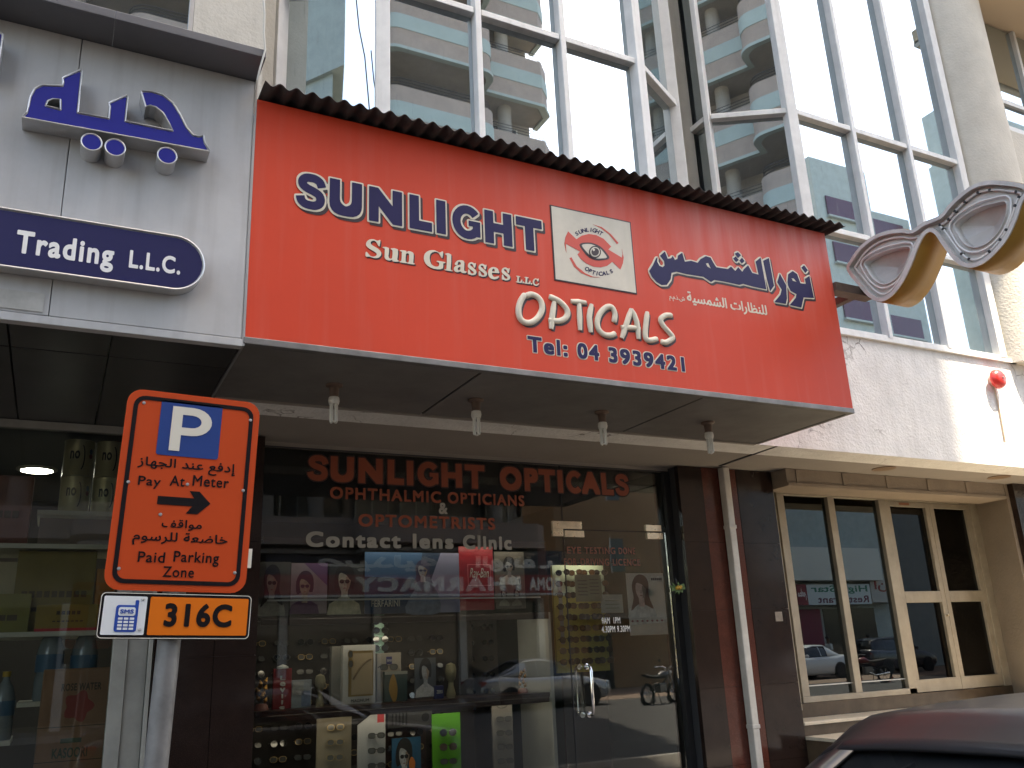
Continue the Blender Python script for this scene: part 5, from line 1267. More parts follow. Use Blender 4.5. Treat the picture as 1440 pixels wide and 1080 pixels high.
plate([ell((d[0]+d[1])/2, d[3]-.035, .05, .026, 16), ell((d[0]+d[1])/2, d[3]-.035, .044, .021, 16)], yplane(6.848), (0, .0015, 0)).build('logo_ring', M_black, t)
t, U = poster('chess_poster', 'blue poster of a man with an orange chess piece below the shelf', (551, 1037, 592, 1110), 6.98, (.03, .14, .26), grp='posters in the optician window'); portrait(t, U, 6.98, mat('print_white2', (0.600, 0.630, 0.660), .45, var=.55, vs=16), HA, MATS['print_denim'], .42, 1.)
shape('chess_piece', smooth_loop([(.55, 0), (.6, .3), (.56, .5), (.66, .62), (.78, .5), (.74, .3), (.82, 0)], 3), U, 6.965, mat('print_orange', (0.675, 0.210, 0.045), .5), t)
t = thing('plinth', 'plinth carrying the blue chess poster below the shelf', 'plinth', (2.6, 7.0, .62)); q_ = prx(551, 1037, 592, 1110, 6.98); bx('block', (q_[0], q_[1], 6.975, 7.1, .621, q_[2]-.002), M_shelf, t)
# dark racks of frames on the back panel
for lev, (zt_, nr) in enumerate(((zr-.16, 5), (zshelf-.16, 5))):
    for c__ in range(9):
        for r__ in range(nr):
            xx = xa+.14+c__*.19
            if xx > xb-.36: continue
            specs(('gold', 'clear', 'dark')[(c__+r__) % 3], xx, 7.36, zt_-.115*r__, 'spectacles on the dark back rack %s the shelf, column %s, row %s' % (('above', 'below')[lev], ORD[c__], ORD[r__]), rz=R(random.uniform(-12, 12)), grp='spectacles on the dark back rack')
# old computer standing behind
a, b, z0, z1 = prx(545, 998, 607, 1022, 7.25); t = thing('computer', 'grey desktop computer case under the window shelf', 'computer', ((a+b)/2, 7.3, z0))
bx('case', (a, b, 7.24, 7.39, z0, z1), mat('grey_case', (.10, .10, .10), .5), t)
for k in range(5): bx('vent', (a+.03+k*.03, a+.045+k*.03, 7.235, 7.239, z0+.02, z1-.02), M_black, t)
MB().lathe([(.035, -.002), (.03, -.004), (.008, -.004)], (b-.06, 7.24, (z0+z1)/2), (0, 1, 0), n=16).build('fan', M_black, t)
bx('case_bracket', (a, b, 7.38, 7.405, .62, z0-.001), M_shelf, t)
# notices on the door glass (inside face)
yn = YG+.0065
def notice(label, rpx, c, nm='paper_notice'):
    a, b, z0, z1 = prx(*rpx, yn); t = thing(nm, label, 'notice', ((a+b)/2, yn, z0), 'papers on the glass door'); bx('sheet', (a, b, yn, yn+.001, z0, z1), mat('paper_%d' % rpx[0], c, .6, var=.1, vs=15), t); return t, (a, b, z0, z1)
t, d = notice('beige printed notice high on the glass door', (809, 808, 846, 846), (.34, .33, .24))
for k in range(5): inset_(t, d, (.1, .75-.13*k, .45, .79-.13*k), yn, mat('notice_ink', (.14, .13, .1), .6)); inset_(t, d, (.55, .8-.13*k, .9, .83-.13*k), yn, MATS['notice_ink'])
t, d = notice('torn white paper on the glass door above the opening hours', (845, 836, 876, 862), (.45, .5, .48))
for k in range(3): inset_(t, d, (.2, .65-.2*k, .8, .68-.2*k), yn, MATS['notice_ink'])
a, b, z0, z1 = prx(883, 806, 936, 893, yn)
t = thing('portrait_poster', 'poster of a long-haired woman stuck on the glass door', 'poster', ((a+b)/2, yn, z0), 'posters in the optician window'); bx('sheet', (a, b, yn, yn+.001, z0, z1), mat('door_poster_paper', (.72, .70, .68), .4, var=.2, vs=6), t)
U = lambda p: (a+(b-a)*p[0], z0+(z1-z0)*p[1])
portrait(t, lambda p: U((.36+(p[0]-.5)*.8, .28+p[1]*.70)), yn, mat('print_warm', (.78, .58, .50), .45, var=.55, vs=16), mat('print_brownhair', (0.150, 0.083, 0.060), .5), WH, .5, 1., True, shades=False)
shape('printed_strip', [(0, .16), (1, .2), (1, .27), (0, .25)], U, yn-.002, WH, t)
for k in range(7): shape('printed_spot', ell(.08+.13*k, .225, .03, .018, 8), U, yn-.0035, mat('print_spot', (0.330, 0.150, 0.150), .5), t)
shape('printed_panel', [(.62, .85), (1, .85), (1, .95), (.62, .95)], U, yn-.002, WH, t)
for k in range(6): shape('printed_mark', [(.66+.05*k, .88), (.70+.05*k, .88), (.70+.05*k, .92), (.66+.05*k, .92)], U, yn-.0035, M_black, t)

# ------------------------------------------------------------------ grocery on the left
YLG = 6.3
Q = thing('grocery_shopfront', 'dark glass front of the grocery left of the black pillar, pale metal post', 'shopfront', (-.5, YLG, .15))
xg = at(150, 1000, y=YLG).x
bx('glass_pane', (-6, xg, YLG-.005, YLG+.005, .3, 3.13), M_glass, Q); bx('plinth', (-6, xg, YLG-.05, YLG+.1, .15, .3), M_gran, Q)
x_ = [xg, at(172, 1000, y=YLG).x, at(201, 1000, y=YLG).x, at(208, 1000, y=YLG).x, 1.25]
Mpa = mat('pale_metal_post', (.33, .33, .30), .45, .3, var=.25, vs=6)
for i in (0, 2): bx('post', (x_[i], x_[i+1]-.004, YLG-.05, YLG+.05, .15, 3.18), Mpa, Q, bevel=.004)
bx('post_panel', (x_[1], x_[2]-.004, YLG-.02, YLG+.03, .15, 3.18), Mpa, Q)
bx('head_bar', (-6, xg, YLG-.03, YLG+.03, 3.13, 3.18), Mpa, Q)
Pb = thing('black_pillar', 'polished black granite pillar behind the parking sign pole', 'pillar', (.9, 6.4, .15))
xm_ = (x_[3]+1.25)/2+.05
for a_, b_ in ((x_[3]+.01, xm_), (xm_+.004, 1.25)):
    for j in range(4): bx('granite_slab', (a_, b_, YLG+.0, YLG+.05, .15+.76*j+.001, .15+.76*(j+1)-.001), M_gran, Pb)
bx('pillar_core', (x_[3]+.011, 1.249, YLG+.051, 6.405, .15, 3.19), M_dark, Pb)
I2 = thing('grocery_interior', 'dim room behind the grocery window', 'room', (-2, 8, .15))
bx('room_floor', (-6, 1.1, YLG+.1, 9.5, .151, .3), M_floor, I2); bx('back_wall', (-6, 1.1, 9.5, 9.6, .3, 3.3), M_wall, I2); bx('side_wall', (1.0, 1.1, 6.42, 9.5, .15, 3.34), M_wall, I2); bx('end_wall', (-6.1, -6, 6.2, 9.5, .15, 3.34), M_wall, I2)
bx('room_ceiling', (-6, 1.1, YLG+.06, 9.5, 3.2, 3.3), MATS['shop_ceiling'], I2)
c = at(52, 660, z=3.195)
t = thing('ceiling_downlight', 'lit round white ceiling light inside the grocery', 'light', (c.x, c.y, 3.17))
MB().lathe([(.15, 0), (.15, -.012), (.12, -.02), (.115, -.012)], (c.x, c.y, 3.1995), n=28).build('trim', M_lampw, t, smooth=True)
MB().lathe([(.116, -.012), (0, -.018)], (c.x, c.y, 3.1995), n=28).build('diffuser', emis('lit_diffuser', (.9, .97, 1), 22), t, smooth=True)
# shelf and goods
ysh = 6.62
a, b, z0, z1 = prx(52, 722, 172, 735, ysh)
SH = thing('grocery_shelf', 'pale shelf rack behind the grocery window', 'shelf', (0, 6.7, .3))
Msh = mat('pale_shelf', (0.540, 0.525, 0.450), .5, var=.15)
levels = [at(120, 722, y=ysh).z, at(120, 768, y=ysh).z-.0, at(60, 885, y=ysh).z, at(100, 1090, y=ysh).z]
zz0 = levels[0]; bx('shelf_board', (a, b+.05, ysh-.1, 7.1, zz0-.03, zz0), Msh, SH); bx('shelf_front', (a+.02, b+.02, ysh-.08, ysh-.06, levels[1], zz0-.05), mat('dusky_card', (0.195, 0.150, 0.135), .6), SH); bx('shelf_board', (-1.4, b+.05, ysh-.1, 7.1, levels[1]-.03, levels[1]), Msh, SH)
z2 = at(100, 888, y=ysh).z; bx('shelf_board', (-1.4, b+.05, ysh-.1, 7.1, z2-.03, z2), Msh, SH)
z3 = at(100, 985, y=ysh).z; bx('shelf_board', (-1.4, b+.05, ysh-.2, 7.1, .98, 1.0), Msh, SH)
bx('upright', (b+.055, b+.1, ysh-.1, 7.1, .3, 3.05), Msh, SH); bx('upright', (-1.5, -1.42, ysh-.1, 7.1, .3, 3.05), Msh, SH)
# milk powder tins, two by two
M_tin = mat('milk_tin', (0.510, 0.480, 0.315), .35, .2, var=.1); M_tbl = mat('tin_blue', (.05, .12, .2), .5); M_trd = mat('tin_red', (.2, .05, .06), .5)
hx = at(105, 700, y=ysh+.08).x; hx2 = at(150, 700, y=ysh+.08).x; ht = (at(105, 617, y=ysh).z-zz0)/2-.004; rt = (hx2-hx)*.49
for i, cx in enumerate((hx, hx2)):
    for j in range(2):
        z = zz0+.001+j*(ht+.004); pos = ('front tin at the left', 'tin beside the parking sign')[i]+(' of the lower row', ' of the upper row')[j]
        t = thing('milk_tin', 'tall milk powder tin with dark lettering, '+pos, 'tin', (cx, ysh+.08, z), 'milk powder tins on the grocery shelf')
        MB().lathe([(rt, 0), (rt, .004), (rt*.98, .008), (rt*.98, ht-.02), (rt, ht-.016), (rt, ht-.001)], (cx, ysh+.08, z), n=28).build('can', M_tin, t, smooth=True)
        ccur = lambda u, v, cx=cx: (cx+rt*1.0*math.sin(u/rt), ysh+.08-rt*1.0*math.cos(u/rt)-.001, v)
        L = fit(text_loops('no', .03), (-rt*.6, z+ht*.45, rt*.05, z+ht*.68)); plate(L, ccur, (0, .002, 0)).build('printed_lettering', M_black, t)
        arc = [(rt*(.15+.25*math.cos(q)), z+ht*(.5+.36*math.sin(q))) for q in np.linspace(-1.2, 1.2, 10)]; arc2 = [(p[0]-.008, p[1]) for p in arc[::-1]]
        plate([arc+arc2], ccur, (0, .002, 0)).build('printed_arc', M_black, t)
        plate([ell(rt*.85, z+ht*.68, .014, .02, 10)], ccur, (0, .002, 0)).build('printed_spot', M_tbl, t); plate([ell(rt*.85, z+ht*.55, .016, .018, 10)], ccur, (0, .002, 0)).build('printed_spot', M_trd, t)
# tea cartons
def carton(label, rpx, y, c, zbase, wd=.12, txt=None, band=None):
    a, b, z0, z1 = prx(*rpx, y); t = thing('carton', label, 'carton', ((a+b)/2, y, zbase), 'cartons on the grocery shelves')
    bx('box', (a, b, y, y+wd, zbase+.001, z1), mat('carton_%d_%d' % rpx[:2], c, .5, var=.2, vs=9), t, bevel=.003); d = (a, b, zbase+.001, z1)
    if band: inset_(t, d, (0, .0, 1, .12), y, band, 'printed_band')
    for f, k_ in (txt or []):
        for q in range(k_):                             # illegible small print: short bars
            w_ = (f[2]-f[0])/k_; inset_(t, d, (f[0]+w_*q+.012, f[1], f[0]+w_*(q+1)-.012, f[3]), y, mat('carton_ink', (.07, .045, .02), .5), 'printed_mark')
    return t, d
carton('yellow carton with dark lettering on the second shelf', (20, 775, 132, 884), ysh, (.20, .155, .035), z2, txt=[((.08, .42, .92, .5), 9), ((.1, .25, .7, .3), 5)])
t, d = carton('yellow carton with red base band above the water bottles', (50, 850, 140, 887), ysh-.03, (.30, .20, .03), z2, txt=[((.3, .62, .7, .76), 5), ((.25, .35, .75, .4), 7)], band=M_prn)
carton('red-brown carton on the top grocery shelf left of the tins', (-30, 668, 46, 722), ysh+.1, (.20, .07, .06), levels[1], txt=[((.2, .4, .8, .5), 4)])
carton('cream carton standing behind the yellow cartons', (-20, 790, 22, 884), ysh+.14, (.45, .4, .28), z2)
carton('orange carton between the yellow carton and the parking sign', (133, 800, 160, 884), ysh+.02, (.42, .18, .04), z2)
carton('green and yellow carton at the left edge of the grocery window', (-40, 835, 42, 884), ysh-.06, (.22, .20, .04), z2, txt=[((.2, .3, .8, .45), 3)])
# water bottles
M_bot = mat('water_bottle', (.22, .26, .28), .12, spec=.7, var=.2, vs=10)
def bottle(cx, y, z, s, label, cap):
    t = thing('water_bottle', label, 'bottle', (cx, y, z), 'water bottles behind the grocery window')
    MB().lathe([(.055*s, 0), (.06*s, .015*s), (.06*s, .10*s), (.054*s, .12*s), (.06*s, .14*s), (.06*s, .22*s), (.045*s, .28*s), (.02*s, .32*s), (.018*s, .34*s)], (cx, y, z), n=20).build('bottle_body', M_bot, t, smooth=True)
    MB().lathe([(.022*s, .34*s), (.022*s, .37*s), (0, .372*s)], (cx, y, z), n=14).build('cap', cap, t, smooth=True)
    MB().lathe([(.0608*s, .13*s), (.0608*s, .21*s)], (cx, y, z), n=20).build('label_band', M_tbl, t, smooth=True)
for k, (px_, s, lb) in enumerate(((70, 1.35, 'clear water bottle under the yellow cartons, left one'), (118, 1.35, 'clear water bottle under the yellow cartons, right one'), (12, 1.1, 'water bottle at the left edge of the picture'))):
    cx = at(px_, 930, y=ysh+.05).x; bottle(cx, ysh+.05, at(px_, 985 if k < 2 else 1040, y=ysh+.05).z-.0, s, lb, mat('cap_yellow', (.4, .25, .02), .4) if k == 2 else M_tbl)
bx('bottle_shelf', (-.15, b+.05, ysh-.04, 7.1, at(70, 985, y=ysh+.05).z-.03, at(70, 985, y=ysh+.05).z-.001), Msh, SH)
bx('bottle_shelf', (-1.4, -.16, ysh-.04, 7.1, at(12, 1040, y=ysh+.05).z-.03, at(12, 1040, y=ysh+.05).z-.001), Msh, SH)
# rose water display carton
yr = 6.5; a, b, z0, z1 = prx(52, 940, 150, 1120, yr)
t = thing('carton', 'brown stacked rose water cartons with a red flower at the front', 'carton', ((a+b)/2, yr, .3))
Mrw = mat('brown_carton', (0.300, 0.158, 0.083), .6, var=.2, vs=7)
bx('box', (a, b-.0, yr, yr+.1, .3, z1), Mrw, t, bevel=.008); d = (a, b, z0, z1)
words(t, d, (.28, .82, .86, .88), yr, 'ROSE WATER', mat('carton_ink', (.07, .045, .02), .5), .03)
plate([smooth_loop([(a+(b-a)*(.55+.2*math.cos(q)*(1+.18*math.cos(5*q))), z1-.23+.085*math.sin(q)*(1+.18*math.cos(5*q))) for q in np.linspace(0, 2*math.pi, 20, endpoint=False)], 2)], yplane(yr-.003), (0, .002, 0)).build('printed_flower', mat('flower_red', (0.285, 0.045, 0.030), .5), t)
for k in range(2):
    inset_(t, (a, b, z1-.56-.2*k, z1-.36-.2*k), (.34, .58, .64, .72), yr, mat('ink_green', (.05, .08, .04), .5), 'printed_mark'); words(t, (a, b, z1-.56-.2*k, z1-.36-.2*k), (.24, .15, .74, .45), yr, 'KASOORI', MATS['ink_green'], .03)
    bx('carton_seam', (a, b, yr-.002, yr-.0004, z1-.35-.2*k, z1-.345-.2*k), MATS['carton_ink'], t)
# ------------------------------------------------------------------ cars
M_cgl = mat('car_glass', (.012, .014, .016), .04, spec=.8); M_rimw = mat('wheel_rim', (.45, .45, .46), .3, .8); M_tail = mat('tail_light', (.35, .01, .012), .15, spec=.7); M_headl = mat('head_light', (.6, .62, .62), .1, spec=.7)
def car(label, paint, loc, rz, suv=False, plate_no=True):
    t = thing('parked_car', label, 'car', loc, 'cars parked along the street', rz)
    K = 1.12 if suv else 1.0
    def sect(x, hw, zb, zt, crown=.02):
        h = [(0, zb), (hw*.86, zb), (hw*.98, zb+.1), (hw, (zb+zt)/2-.02), (hw*.985, zt-.16), (hw*.93, zt-.05), (hw*.78, zt-.005), (hw*.4, zt+crown*.7), (0, zt+crown)]
        pts = h+[(-a, b) for a, b in h[-2:0:-1]]
        return [(x, a, b*K) for a, b in pts]
    rear = [(1.62, .885, .2, .985), (2.05, .86, .26, .965), (2.2, .80, .33, .90), (2.27, .70, .40, .80)] if not suv else [(1.7, .885, .2, 1.0), (2.1, .87, .27, 1.0), (2.22, .82, .33, .95), (2.27, .74, .40, .85)]
    st = [(-2.27, .62, .40, .62), (-2.22, .74, .3, .68), (-2.05, .83, .22, .74), (-1.6, .88, .19, .83), (-1.0, .9, .18, .92), (-.5, .905, .18, .94), (.4, .905, .18, .95), (1.2, .9, .18, .965)]+rear
    MB().sweep([sect(*q) for q in st]).build('body', paint, t, smooth=50, local=True)
    # glazed upper part
    def gs(x, hw, hb, zb, zt):
        h = [(0, zb), (hb, zb), (hb*.6+hw*.4, zb+(zt-zb)*.5), (hw, zt-.04), (hw*.86, zt), (0, zt+.015)]
        return [(x, a, b*K) for a, b in h+[(-a, b) for a, b in h[-2:0:-1]]]
    if suv: g = [(-1.0, .55, .72, .9, .93), (-.45, .62, .8, .92, 1.36), (0.2, .64, .82, .92, 1.43), (1.5, .63, .8, .95, 1.42), (1.95, .60, .76, .96, 1.30), (2.1, .6, .72, .96, 1.0)]
    else: g = [(-1.1, .55, .72, .9, .92), (-.35, .60, .8, .92, 1.34), (0.1, .62, .82, .93, 1.41), (.75, .615, .81, .94, 1.40), (1.7, .60, .72, .95, .99)]
    MB().sweep([gs(*q) for q in g]).build('windows', M_cgl, t, smooth=60, local=True)
    # roof skin and pillars, standing 6 mm proud of the glass
    xr0, xr1 = (-.42, 1.88) if suv else (-.28, .90)
    rows = []; NR = 28; prof_ = ((-1, 1.035, -.062), (-1, 1.02, -.04), (-1, .985, -.018), (-1, .93, -.004), (-1, .86, .004), (-1, .7, .012), (-1, .5, .018), (-1, .25, .022), (1, 0, .023), (1, .25, .022), (1, .5, .018), (1, .7, .012), (1, .86, .004), (1, .93, -.004), (1, .985, -.018), (1, 1.02, -.04), (1, 1.035, -.062))
    gx = [q[0] for q in g]; gh = [q[1] for q in g]; gz = [q[4] for q in g]
    for i in range(NR+1):
        x = xr0+(xr1-xr0)*i/NR; hw = float(np.interp(x, gx, gh)); zt = sum(float(np.interp(x+dx_, gx, gz)) for dx_ in (-.16, -.08, 0, .08, .16))/5
        zt = max(zt, float(np.interp(x, gx, gz)))+.014*math.sin(math.pi*i/NR)
        rows.append([(x, s*hw*k, (zt+dz+.008)*K) for s, k, dz in prof_])
    n = len(prof_); MB().add([p for r in rows for p in r], [(i*n+j, i*n+j+1, (i+1)*n+j+1, (i+1)*n+j) for i in range(NR) for j in range(n-1)]).build('roof', paint, t, smooth=70, local=True, solid=.008)
    for s in (-1, 1):
        if suv: pil = [[(-1.0, .73, .93), (-.45, .63, 1.35)], [(.45, .82, .95), (.45, .64, 1.41)], [(1.25, .81, .95), (1.25, .64, 1.41)], [(2.05, .74, 1.0), (1.9, .62, 1.33)]]
        else: pil = [[(-1.1, .73, .92), (-.32, .61, 1.345)], [(.38, .825, .95), (.38, .625, 1.39)], [(1.72, .71, .96), (1.5, .69, 1.09), (1.25, .66, 1.215), (1.0, .63, 1.325), (.86, .61, 1.375), (.7, .6, 1.39)]]
        if not suv:
            pil = pil[:-1]; q_ = []
            for x in np.linspace(.74, 1.72, 16):
                hw, hb, z0_, z1_ = (float(np.interp(x, gx, [v_[k_] for v_ in g])) for k_ in (1, 2, 3, 4))
                q_.append([(x, s*a_, b_*K) for a_, b_ in ((hw*.80, z1_+.012), (hw*.90, z1_+.010), (hw*.99, z1_-.012), (hw*1.035, z1_-.045), (hb*.6+hw*.4+.012, z0_+(z1_-z0_)*.5), (hb+.012, z0_+.0))])
            MB().add([p for r_ in q_ for p in r_], [(i*6+j, i*6+j+1, i*6+j+7, i*6+j+6) for i in range(15) for j in range(5)]).build('rear_pillar', paint, t, smooth=70, local=True, solid=.006)
        for P in pil: MB().tube([(x, s*y*(.985), z*K) for x, y, z in P], .024, 14).build('pillar', paint, t, smooth=True, local=True)
        for x in (-1.38, 1.36):
            r = .32; yw = s*.80
            MB().lathe([(r+.045, .10), (r+.045, .118), (r-.02, .119)], (x, s*.79, r), (0, s, 0), n=28, a0=0, a1=2*math.pi).build('wheel_arch', M_black, t, smooth=True, local=True)
            w = MB().lathe([(.19, -.1), (r-.02, -.1), (r, -.08), (r, .08), (r-.02, .1), (.21, .105)], (x, s*.835, r), (0, s, 0), n=28).build('wheel', M_rubber, t, smooth=True, local=True)
            MB().lathe([(.215, .085), (.205, .098), (.19, .09)], (x, s*.835, r), (0, s, 0), n=24).build('rim', M_rimw, w, smooth=True, local=True)
            for k in range(5):
                a = k*2*math.pi/5+.3; d = Vector((math.cos(a), 0, math.sin(a))); c = Vector((x, s*.93, r))+d*.11
                MB().obox(c, d*.1, (0, .008, 0), d.cross(Vector((0, 1, 0)))*.032).build('spoke', M_rimw, w, local=True)
        MB().obox((2.17, s*.66, .80*K), (.075, -.02*s, 0), (.0, .14, .0), (0, 0, .075)).build('tail_light', M_tail, t, local=True, bevel=.03)
        MB().obox((-2.1, s*.66, .66*K), (.10, .04*s, 0), (0, .12, 0), (0, 0, .05)).build('headlight', M_headl, t, local=True, bevel=.03)
        MB().obox((-.62, s*.98, .98*K), (.05, 0, 0), (0, .09, 0), (0, 0, .06)).build('wing_mirror', paint, t, local=True, bevel=.03)
        for x in (-.05, .95): MB().obox((x+.25, s*.905, .80*K), (.08, 0, 0), (0, .012, 0), (0, 0, .014)).build('door_handle', paint, t, local=True, bevel=.005)
    MB().obox((2.272, 0, .62*K), (.006, 0, 0), (0, .26, 0), (0, 0, .06)).build('number_plate', M_swh, t, local=True)
    MB().obox((-2.26, 0, .42*K), (.02, 0, 0), (0, .5, 0), (0, 0, .06)).build('grille', M_black, t, local=True)
    return t
P_black = mat('black_car_paint', (.022, .022, .025), .2, spec=.6, coat=1., var=.1, vs=4)
P_silver = mat('silver_car_paint', (.42, .44, .46), .28, .5, coat=.6); P_white = mat('white_car_paint', (.62, .66, .70), .28, coat=.6); P_navy = mat('dark_car_paint', (.025, .028, .04), .25, coat=.8)
P_dusty = mat('dusty_black_car_paint', (.014, .014, .015), .30, spec=.4, coat=.1, var=.3, vs=3)
nc = car('black car parked close by at the lower right, only its roof showing', P_dusty, (2.63, 1.15, 0), math.pi)
nc.scale = (1, 1, .999)
car('silver saloon mirrored in the glass door of the opticians', P_silver, (13.6, -12.2, 0), math.pi)
car('white saloon mirrored in the tinted side light of the double door', P_white, (29.8, -17, 0), 0)
car('dark off-roader mirrored behind the white saloon', P_navy, (36.2, -17.6, 0), math.pi, suv=True)

# ------------------------------------------------------------------ motorbikes
def bike(label, c, loc, rz):
    t = thing('motorbike', label, 'motorbike', loc, 'motorbikes parked across the street', rz); pm = mat('bike_%d' % int(loc[0]), c, .3, coat=.5)
    for x in (-.62, .62):
        MB().tube([(x+.27*math.cos(q), 0, .3+.27*math.sin(q)) for q in np.linspace(0, 2*math.pi, 24, endpoint=False)], .045, 8, closed=True).build('tyre', M_rubber, t, smooth=True, local=True)
        MB().lathe([(.05, -.05), (.05, .05)], (x, 0, .3), (0, 1, 0), n=12).build('hub', M_chrome, t, smooth=True, local=True)
        for k in range(6): MB().tube([(x, 0, .3), (x+.24*math.cos(k*1.047), 0, .3+.24*math.sin(k*1.047))], .008, 5).build('spoke', M_chrome, t, local=True)
    for s in (-1, 1):
        MB().tube([(-.62, s*.07, .3), (-.42, s*.07, .85), (-.38, s*.06, 1.0)], .022, 8).build('fork', M_chrome, t, smooth=True, local=True)
        MB().tube([(-.38, 0, 1.0), (-.36, s*.2, 1.05), (-.22, s*.36, 1.03)], .014, 8).build('handlebar', M_chrome, t, smooth=True, local=True)
        MB().tube([(-.40, s*.18, 1.06), (-.42, s*.3, 1.2)], .007, 6).build('mirror_stem', M_black, t, smooth=True, local=True)
        MB().obox((-.42, s*.3, 1.23), (.006, 0, 0), (0, .05, 0), (0, 0, .035)).build('mirror', M_black, t, local=True, bevel=.008)
    MB().lathe([(0, 0), (.07, .02), (.085, .08), (.08, .1)], (-.42, 0, .86), (-1, 0, .0), n=16).build('headlamp', M_headl, t, smooth=True, local=True)
    MB().tube([(-.40, 0, .78), (-.1, 0, .55), (.3, 0, .52), (.62, 0, .3)], .03, 8).build('frame', M_black, t, smooth=True, local=True)
    MB().sweep([[(x, w*math.cos(q), z+h*math.sin(q)) for q in np.linspace(0, 2*math.pi, 12, endpoint=False)] for x, w, z, h in ((-.38, .04, .8, .04), (-.3, .12, .82, .1), (-.1, .14, .82, .12), (.05, .09, .78, .07))]).build('tank', pm, t, smooth=True, local=True)
    MB().sweep([[(x, w*math.cos(q), z+h*math.sin(q)) for q in np.linspace(0, 2*math.pi, 12, endpoint=False)] for x, w, z, h in ((.02, .08, .78, .03), (.2, .12, .77, .05), (.55, .13, .8, .05), (.75, .09, .84, .03))]).build('seat', M_rubber, t, smooth=True, local=True)
    MB().obox((-.02, 0, .45), (.17, 0, 0), (0, .11, 0), (0, 0, .14)).build('engine', M_steel, t, local=True, bevel=.03)
    MB().tube([(-.05, .13, .4), (.2, .15, .28), (.75, .16, .34)], [.025, .04, .045], 10).build('exhaust', M_chrome, t, smooth=True, local=True)
    MB().tube([(.2, -.05, .3), (.25, -.2, .0)], .012, 6).build('side_stand', M_black, t, local=True)
    for x in (-.62, .62): MB().lathe([(.33, -.06), (.335, -.06), (.335, .06), (.33, .06)], (x, 0, .3), (0, 1, 0), n=14, a0=math.pi*.1, a1=math.pi*.85).build('mudguard', pm, t, smooth=True, local=True)
    return t
bike('dark motorbike mirrored in the lower right of the glass door', (.05, .05, .06), (16.6, -9.9, 0), R(165))
bike('maroon motorbike mirrored low in the tinted side light', (.16, .02, .02), (27.6, -11.4, 0), R(20))

